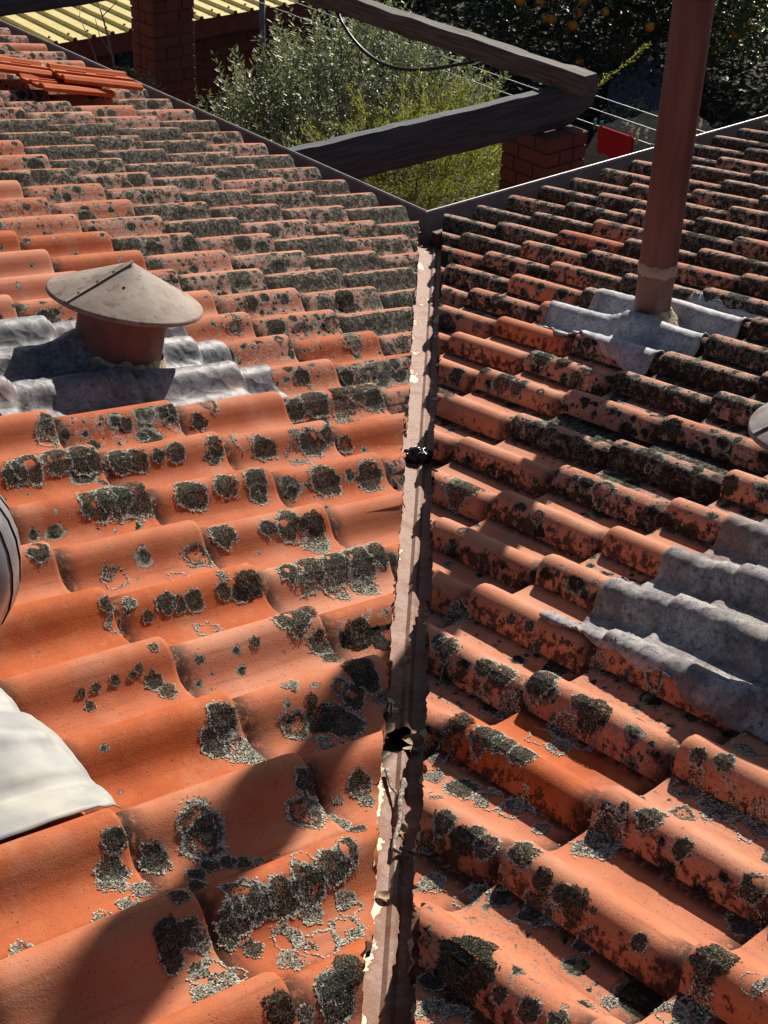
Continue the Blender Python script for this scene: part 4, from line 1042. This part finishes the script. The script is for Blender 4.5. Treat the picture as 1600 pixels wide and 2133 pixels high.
def shoot_shrub(center, rad, nshoot, label, name='shrub', zbase=-2.55):
    """upright shoots thick with small oval leaves"""
    root = empty(name, (center[0], center[1], zbase), label=label, category="shrub")
    P = []; D = []; N = []; st = MB()
    for _ in range(nshoot):
        d = rv(1)[0]
        if d[2] < -.35: d[2] = -d[2]
        rr = nrng.uniform(.62, 1.0) ; b = np.array(center) + d * np.array(rad) * rr * (1 + .18 * noise.noise(Vector(d * 2.3)))
        ax = np.array([d[0] * .45, d[1] * .45, 1.0]) + nrng.normal(size=3) * .18; ax /= np.linalg.norm(ax)
        ln = nrng.uniform(.22, .42); k = int(ln / .017)
        b = b - ax * ln * .4
        f = np.linspace(0, 1, k); th = np.arange(k) * 1.57 + nrng.uniform(0, 6)
        e1 = np.cross(ax, [1, .2, 0]); e1 /= np.linalg.norm(e1); e2 = np.cross(ax, e1)
        pos = b + np.outer(f * ln, ax)
        out = np.outer(np.cos(th), e1) + np.outer(np.sin(th), e2)
        P.append(pos); D.append(out * .75 + ax * .75 + nrng.normal(size=(k, 3)) * .2); N.append(np.outer(np.ones(k), ax) * 1.0 - out * .5 + nrng.normal(size=(k, 3)) * .2)
        if _ % 3 == 0: st.tube([b - ax * .12, b + ax * ln * .9], [.005, .002], 4, False)
    P = np.concatenate(P); D = np.concatenate(D); N = np.concatenate(N); n = len(P)
    link('foliage', leaf_mesh('foliage', P, D, N, nrng.uniform(.040, .066, n), nrng.uniform(.016, .026, n)), M['leaf_grey'], root)
    for k in range(9):
        d = Vector((rng.uniform(-1, 1) * rad[0], rng.uniform(-1, 1) * rad[1], 0)) * .6
        b = Vector((center[0], center[1], zbase)); t_ = Vector(center) + d + Vector((0, 0, rad[2] * .3))
        st.tube([b + d * .1, b.lerp(t_, .5) + d * .15, t_], [.025, .016, .006], 6, False)
    st.build('stem', M['bark'], root, smooth=True)
    return root
shoot_shrub((3.30, 4.35, -1.55), (1.05, 1.25, 1.00), 760, "big grey green shrub with small oval leaves behind the black beam")
shoot_shrub((2.45, 4.55, -1.70), (.75, .7, .70), 250, "lower grey green shrub leaning toward the left gutter beside the dark pillar")

def conifer(center, rad, nbr, label, zbase=-2.55, extra=()):
    root = empty('conifer', (center[0], center[1], zbase), label=label, category="conifer")
    P = []; D = []; N = []; st = MB()
    def spray(b, ax, ln):
        ax = ax / np.linalg.norm(ax); side = np.cross(ax, [0, 0, 1.0]); side /= np.linalg.norm(side) + 1e-9
        nt = max(4, int(ln / .022))
        for q in range(nt):
            f = (q + .5) / nt; p = b + ax * ln * f + np.array([0, 0, -.12 * ln * f * f])
            s = (1 if q % 2 else -1); tl = ln * .42 * (1 - f * .75)
            td = ax * .75 + side * s * .7 + nrng.normal(size=3) * .18 + np.array([0, 0, .12]); td /= np.linalg.norm(td)
            kk = max(3, int(tl / .011)); g = np.linspace(.05, 1, kk)
            pp = p + np.outer(g * tl, td) + np.outer(g * g, [0, 0, -.1 * tl])
            sd2 = np.outer(np.where(np.arange(kk) % 2, 1, -1), side)
            P.append(pp); D.append(np.outer(np.ones(kk), td) + sd2 * .6 + nrng.normal(size=(kk, 3)) * .25); N.append(np.outer(np.ones(kk), [0, 0, 1.0]) + nrng.normal(size=(kk, 3)) * .5)
    for _ in range(nbr):
        d = rv(1)[0]
        if d[2] < -.5: d[2] *= -1
        rr = nrng.uniform(.55, 1.0); b = np.array(center) + d * np.array(rad) * rr * (1 + .25 * noise.noise(Vector(d * 2.0)))
        ax = d * np.array([1, 1, .6]) + np.array([0, 0, .55]) + nrng.normal(size=3) * .35
        spray(b - ax * .1, ax, nrng.uniform(.16, .34))
    for (p1, p2) in extra:
        p1 = np.array(p1, float); p2 = np.array(p2, float); v = p2 - p1; L_ = np.linalg.norm(v); v /= L_
        st.tube([p1, p1 + v * L_ * .5, p2], [.008, .005, .002], 5, False)
        for q in np.linspace(.25, 1.0, 9):
            for s in (-1, 1):
                sdv = np.cross(v, [0, 0, 1.0]); ax = v * .8 + sdv * s * .55 + nrng.normal(size=3) * .12 + np.array([0, 0, .15])
                spray(p1 + v * L_ * q, ax, .13 * (1.15 - q * .6))
    P = np.concatenate(P); D = np.concatenate(D); N = np.concatenate(N); n = len(P)
    link('foliage', leaf_mesh('foliage', P, D, N, nrng.uniform(.018, .034, n), nrng.uniform(.005, .009, n)), M['leaf_gold'], root)
    for k in range(8):
        d = Vector((rng.uniform(-1, 1) * rad[0], rng.uniform(-1, 1) * rad[1], rng.uniform(-.2, .4) * rad[2])) * .7
        b = Vector((center[0], center[1], zbase)); t_ = Vector(center) + d
        st.tube([b, b.lerp(t_, .5) + d * .1, t_], [.03, .018, .006], 6, False)
    st.build('stem', M['bark'], root, smooth=True)
    return root
conifer((1.85, 2.20, -1.15), (1.05, .75, .80), 900, "yellow green feathery conifer filling the garden corner below the black beam", extra=(((2.25, 2.6, -.75), (2.55, 2.35, -.38)), ((2.6, 2.6, -.78), (3.02, 2.53, -.44)), ((1.95, 2.75, -.85), (2.0, 2.95, -.52))))
conifer((3.05, 1.25, -1.30), (.35, .40, .55), 170, "small yellow green conifer showing right of the near brick pillar", extra=(((3.05, 2.05, -.62), (3.23, 1.60, -.13)),))

def tree(name, center, rad, nleaf, mat, label, cat, lsize, zbase=-2.6, trunk_r=.14, clump=90):
    root = empty(name, (center[0], center[1], zbase), label=label, category=cat)
    # clump centres spread through the crown, leaves gathered round each
    d = rv(clump); d[:, 2] = np.where(d[:, 2] < -.6, -d[:, 2], d[:, 2])
    cc = np.array(center) + d * np.array(rad) * (nrng.uniform(.35, 1.0, (clump, 1)) ** .6)
    idx = nrng.integers(0, clump, nleaf); rad_c = min(rad) * .34
    o = rv(nleaf) * (nrng.random((nleaf, 1)) ** .45) * rad_c * np.array([1.15, 1.15, .8])
    P = cc[idx] + o; D = o / rad_c + rv(nleaf) * .8 + np.array([0, 0, -.25]); N = rv(nleaf) * .7 + np.array([0, 0, 1.0])
    L = nrng.uniform(.75, 1.25, nleaf) * lsize
    link('crown', leaf_mesh('crown', P, D, N, L, L * nrng.uniform(.36, .5, nleaf)), mat, root)
    st = MB(); b = Vector((center[0], center[1], zbase)); top = Vector(center)
    st.tube([b, b.lerp(top, .5) + Vector((.05, .03, 0)), top], [trunk_r, trunk_r * .75, trunk_r * .4], 10, False)
    for k in range(14):
        c = Vector(cc[k]); s = b.lerp(top, rng.uniform(.45, .95)); st.tube([s, s.lerp(c, .5) + Vector((0, 0, .08)), c], [trunk_r * .38, trunk_r * .22, .012], 6, False)
    st.build('trunk', M['bark'], root, smooth=True)
    return root, cc
ot, occ = tree('orange_tree', (9.2, 6.9, -1.15), (2.4, 2.6, 1.4), 27000, M['leaf_dark'], "dark glossy orange tree carrying ripe oranges behind the pergola", "orange tree", .085, clump=150)
for q, (x, y, z) in enumerate([(7.01, 6.09, -1.28), (7.09, 5.98, -1.43), (6.95, 6.3, -1.3), (7.29, 5.48, -1.28), (7.58, 5.14, -1.39), (7.18, 5.78, -1.46), (7.5, 5.93, -1.91), (7.06, 6.04, -1.42), (8.3, 4.64, -1.45), (8.43, 4.56, -1.39), (7.16, 5.72, -1.32), (7.17, 5.66, -1.19)]):
    mb = MB(); rr = .044 + .004 * (q % 3)
    mb.lathe([(.0005, -rr), (rr * .5, -rr * .87), (rr * .87, -rr * .5), (rr, 0), (rr * .87, rr * .5), (rr * .5, rr * .85), (rr * .12, rr * .95), (.0005, rr * .9)], 14, Matrix.Translation((x + .05, y + .05, z)))
    mb.build('orange', M['orange'], ot, smooth=True)
tree('unseen_shade_tree', (13.8, 9.4, .2), (2.8, 3.0, 2.7), 13000, M['leaf_hedge'], "leafy tree out of view beyond the orange tree, added to shade the garden", "tree", .15, clump=90)  # unseen trees, added and sized to shade the far garden
tree('unseen_shade_tree', (11.6, 13.6, .1), (2.8, 2.4, 2.6), 11000, M['leaf_hedge'], "leafy tree out of view at the back, added to shade the far garden", "tree", .15, clump=90)
tree('unseen_shade_tree', (14.6, 4.6, -.6), (1.8, 2.0, 1.7), 8000, M['leaf_hedge'], "leafy tree out of view to the right, added to shade the far garden", "tree", .15, clump=80)
tree('low_shrub', (8.9, 4.05, -2.15), (.55, .6, .45), 1500, M['leaf_hedge'], "low dim green shrub at right edge just above the right gutter", "shrub", .06, clump=30, trunk_r=.03)
tree('low_shrub', (7.2, 4.95, -2.25), (.35, .4, .32), 700, M['leaf_grey'], "small straggly grey shrub above the red cloth on the line", "shrub", .045, clump=24, trunk_r=.02)
tree('weed', (1.22, 4.48, -.92), (.26, .42, .34), 520, M['leaf_weed'], "bright green leafy weed growing between the left gutter and the dark pillar", "plant", .05, clump=26, zbase=-2.5, trunk_r=.012)
mb = MB()
mb.tube([(1.25, 4.55, -1.0), (1.36, 4.85, -.62), (1.45, 5.10, -.42), (1.62, 5.5, -.30), (1.70, 5.85, -.32)], [.008, .007, .006, .004, .002], 5, False)
mb.tube([(1.20, 4.65, -1.0), (1.22, 4.85, -.60), (1.32, 5.2, -.42), (1.60, 5.6, -.36)], [.005, .004, .003, .002], 5, False)
mb.tube([(1.36, 4.85, -.62), (1.30, 4.9, -.50), (1.33, 5.0, -.40)], [.004, .003, .002], 4, False)
mb.tube([(1.45, 5.1, -.42), (1.52, 5.05, -.34), (1.60, 5.1, -.30)], [.004, .003, .002], 4, False)
vr = mb.build('bare_vine', M['twig'], None, smooth=True, label="thin bare vine stems rising in front of the yellow shed roof", category="vine")
n_ = 1500
o_ = rv(n_) * (nrng.random((n_, 1)) ** .4) * [.62, .62, .50]
L = nrng.uniform(.06, .10, n_)
link('painted_lit_branch', leaf_mesh('painted_lit_branch', np.array([8.45, 4.70, -1.18]) + o_, o_ + rv(n_) * .4 + [0, 0, .1], rv(n_) * .6 + [0, 0, 1.0], L, L * .45), M['leaf_painted_lit'], ot, label="branch at the right of the crown, sunlight painted into its yellow green leaves")
# back wall of the garden
mb = MB(); gw = empty('garden_wall', (9, 11.9, -2.55), label="long dark red brick garden wall beyond the shrub and the shed", category="wall")
mb.box((4.66, 11.62, -2.55), (16, 11.80, -1.0)); mb.build('wall', M['brick_dark'], gw)
mb = MB(); mb.box((4.66, 11.58, -.998), (16, 11.84, -.94)); mb.build('coping', M['maroon'], gw)
# raised bed with straw
mb = MB()
V = []; F = []; n_ = 26
for a in range(n_ + 1):
    for b_ in range(n_ + 1):
        x = 6.2 + 1.5 * a / n_; y = 3.9 + .95 * b_ / n_
        e = min(a, n_ - a, b_, n_ - b_) / n_
        V.append((x + .05 * noise.noise(Vector((x, y, 3)) * 3), y + .05 * noise.noise(Vector((x, y, 5)) * 3), -2.55 + .55 * min(1, e * 5) + .05 * noise.noise(Vector((x * 5, y * 5, 0))) + .03 * noise.noise(Vector((x * 16, y * 16, 0)))))
for a in range(n_):
    for b_ in range(n_): F.append((a * (n_ + 1) + b_, (a + 1) * (n_ + 1) + b_, (a + 1) * (n_ + 1) + b_ + 1, a * (n_ + 1) + b_ + 1))
link('straw_mound', mesh('straw_mound', V, F), M['straw'], None, kind='stuff', label="mound of pale straw mulch beyond the clothes line", category="mulch")
# dark planter box beside it
pb = empty('planter_box', (6.2, 3.7, -2.55), label="dark grey planter box below the straw mound beside the flue", category="planter")
mb = MB(); mb.box((5.75, 3.42, -2.55), (6.75, 3.46, -2.0)); mb.box((5.75, 3.84, -2.55), (6.75, 3.88, -2.0)); mb.box((5.75, 3.464, -2.55), (5.79, 3.836, -2.0)); mb.box((6.71, 3.464, -2.55), (6.75, 3.836, -2.0)); mb.build('side', M['gutter'], pb)
mb = MB(); mb.box((5.795, 3.465, -2.2), (6.705, 3.835, -2.02)); mb.build('soil', M['soil'], pb)
# gathered blue cover in the shade
V = []; F = []; nk = 48; C0 = Vector((8.35, 5.75, -2.5))
prf_ = [(.34, 0), (.36, .10), (.34, .24), (.27, .36), (.17, .43), (.09, .45), (.10, .50), (.12, .54), (.04, .50), (.001, .49)]
for (rr, z) in prf_:
    for k in range(nk):
        th = 2 * math.pi * k / nk; r2 = rr * (1 + .07 * math.sin(9 * th + z * 3) + .06 * noise.noise(Vector((math.cos(th) * 2, math.sin(th) * 2, z * 4))))
        V.append(C0 + Vector((r2 * math.cos(th), r2 * math.sin(th), z)))
for q in range(len(prf_) - 1):
    for k in range(nk): F.append((q * nk + k, q * nk + (k + 1) % nk, (q + 1) * nk + (k + 1) % nk, (q + 1) * nk + k))
link('garden_cover', mesh('garden_cover', V, F), M['blue_cloth'], None, label="blue cloth cover gathered and tied at the top, in the shade behind the flue", category="cover")
# upturned white tub on the wall
mb = MB(); mb.lathe([(.30, -.94), (.315, -.935), (.31, -.92), (.25, -.70), (.22, -.675), (.0005, -.67)], 36, Matrix.Translation((9.2, 11.71, 0)))
sharp(mb.build('tub', M['white'], None, smooth=True, label="upturned white tub on the garden wall above the brown log", category="tub"), 40)

# ------------------------------------------------------------------ clothes line
WX = (3.57, 3.83, 4.08); WZ = -.80
cl = empty('clothes_line', (3.83, -.40, -2.55), label="three wire clothes line running past the end of the black beam", category="clothes line")
def wire_z(y): return WZ - .03 * (1 - ((y - 3.0) / 3.4) ** 2)
for x in WX:
    mb = MB(); mb.tube([(x, y, wire_z(y)) for y in np.linspace(-.40, 6.4, 26)], .0034, 6, False); mb.build('wire', M['wire'], cl, smooth=True)
mb = MB(); mb.tube([(3.83, 6.4, -2.55), (3.83, 6.4, -.76)], .028, 10); mb.build('post', M['gutter'], cl, smooth=True)
mb = MB(); mb.tube([(3.45, 6.4, WZ + .0), (4.2, 6.4, WZ + .0)], .02, 8); mb.build('crossbar', M['gutter'], cl, smooth=True)
mb = MB(); mb.box((3.45, -.398, WZ - .03), (4.2, -.36, WZ + .02)); mb.build('wall_bracket', M['gutter'], cl)
def cloth(name, x, y0, y1, drop, mat, label):
    V = []; F = []; ny = 24; pr_ = []
    for f in np.linspace(0, 1, 10): pr_.append((-.012, -drop * (1 - f)))
    pr_ += [(-.008, .006), (0, .010), (.008, .006)]
    for f in np.linspace(0, 1, 10)[1:]: pr_.append((.012, -drop * .86 * f))
    for a in range(ny + 1):
        y = y0 + (y1 - y0) * a / ny
        for (dx, dz) in pr_:
            k = min(1, -dz / drop) if dz < 0 else 0
            V.append((x + dx + .012 * k * math.sin(a * .8) + .008 * k * noise.noise(Vector((y * 9, dz * 9, 0))), y + .010 * k * noise.noise(Vector((dz * 8, y * 5, 3))), wire_z(y) + dz))
    m = len(pr_)
    for a in range(ny):
        for b_ in range(m - 1): F.append((a * m + b_, a * m + b_ + 1, (a + 1) * m + b_ + 1, (a + 1) * m + b_))
    o = link(name, mesh(name, V, F), mat, None, label=label, category="cloth")
    md = o.modifiers.new('thickness', 'SOLIDIFY'); md.thickness = .002
cloth('towel', WX[0], 1.86, 2.17, .175, M['red_cloth'], "small red cloth pegged over the nearest clothes line wire")
cloth('towel', WX[0] - .0, 1.45, 1.70, .30, M['grey_cloth'], "grey cloth hanging lower on the wire beside the red cloth")
def peg(y, mat, label, x=WX[0], tilt=0.0):
    root = empty('clothes_peg', (x, y, wire_z(y)), label=label, category="peg", group="clothes pegs on the wire")
    for s_ in (-1, 1):
        mb = MB(); Mx = Matrix.Translation((x, y, wire_z(y) + .012)) @ Matrix.Rotation(tilt, 4, 'X') @ Matrix.Rotation(R(7 * s_), 4, 'Y')
        mb.box((s_ * .006 - .004, -.006, -.045), (s_ * .006 + .004, .006, .032), Mx); bevel(mb.build('peg_leg', mat, root), .002, 1)
    mb = MB(); mb.tube([(x - .012, y, wire_z(y) + .014), (x + .012, y, wire_z(y) + .014)], .005, 8); mb.build('spring', M['wire'], root)
peg(2.215, M['peg_teal'], "teal peg alone on the wire just left of the red cloth")
peg(2.155, M['peg_teal'], "teal peg gripping the left end of the red cloth")
peg(1.885, M['peg_red'], "red peg gripping the right end of the red cloth")
peg(1.83, M['peg_cream'], "cream peg on the wire just right of the red cloth")
peg(2.42, M['peg_red'], "red peg on the wire beside the tip of the black beam", tilt=.3)

# dark ivy-like cover over the far garden floor
n_ = 16000
x = nrng.uniform(4.8, 15.5, n_); y = nrng.uniform(-.2, 11.4, n_); keep = ~((x > 5.6) & (x < 7.9) & (y > 3.3) & (y < 5.0)); x = x[keep]; y = y[keep]; n_ = len(x)
P = np.stack([x, y, -2.55 + nrng.uniform(0, .14, n_)], 1); D = rv(n_) * [1, 1, .35] + [0, 0, .25]; N = rv(n_) * .5 + [0, 0, 1.0]
L = nrng.uniform(.06, .13, n_)
link('ground_cover', leaf_mesh('ground_cover', P, D, N, L, L * .7), M['leaf_hedge'], None, kind='stuff', label="dark leafy ground cover on the shaded garden floor", category="ground cover")
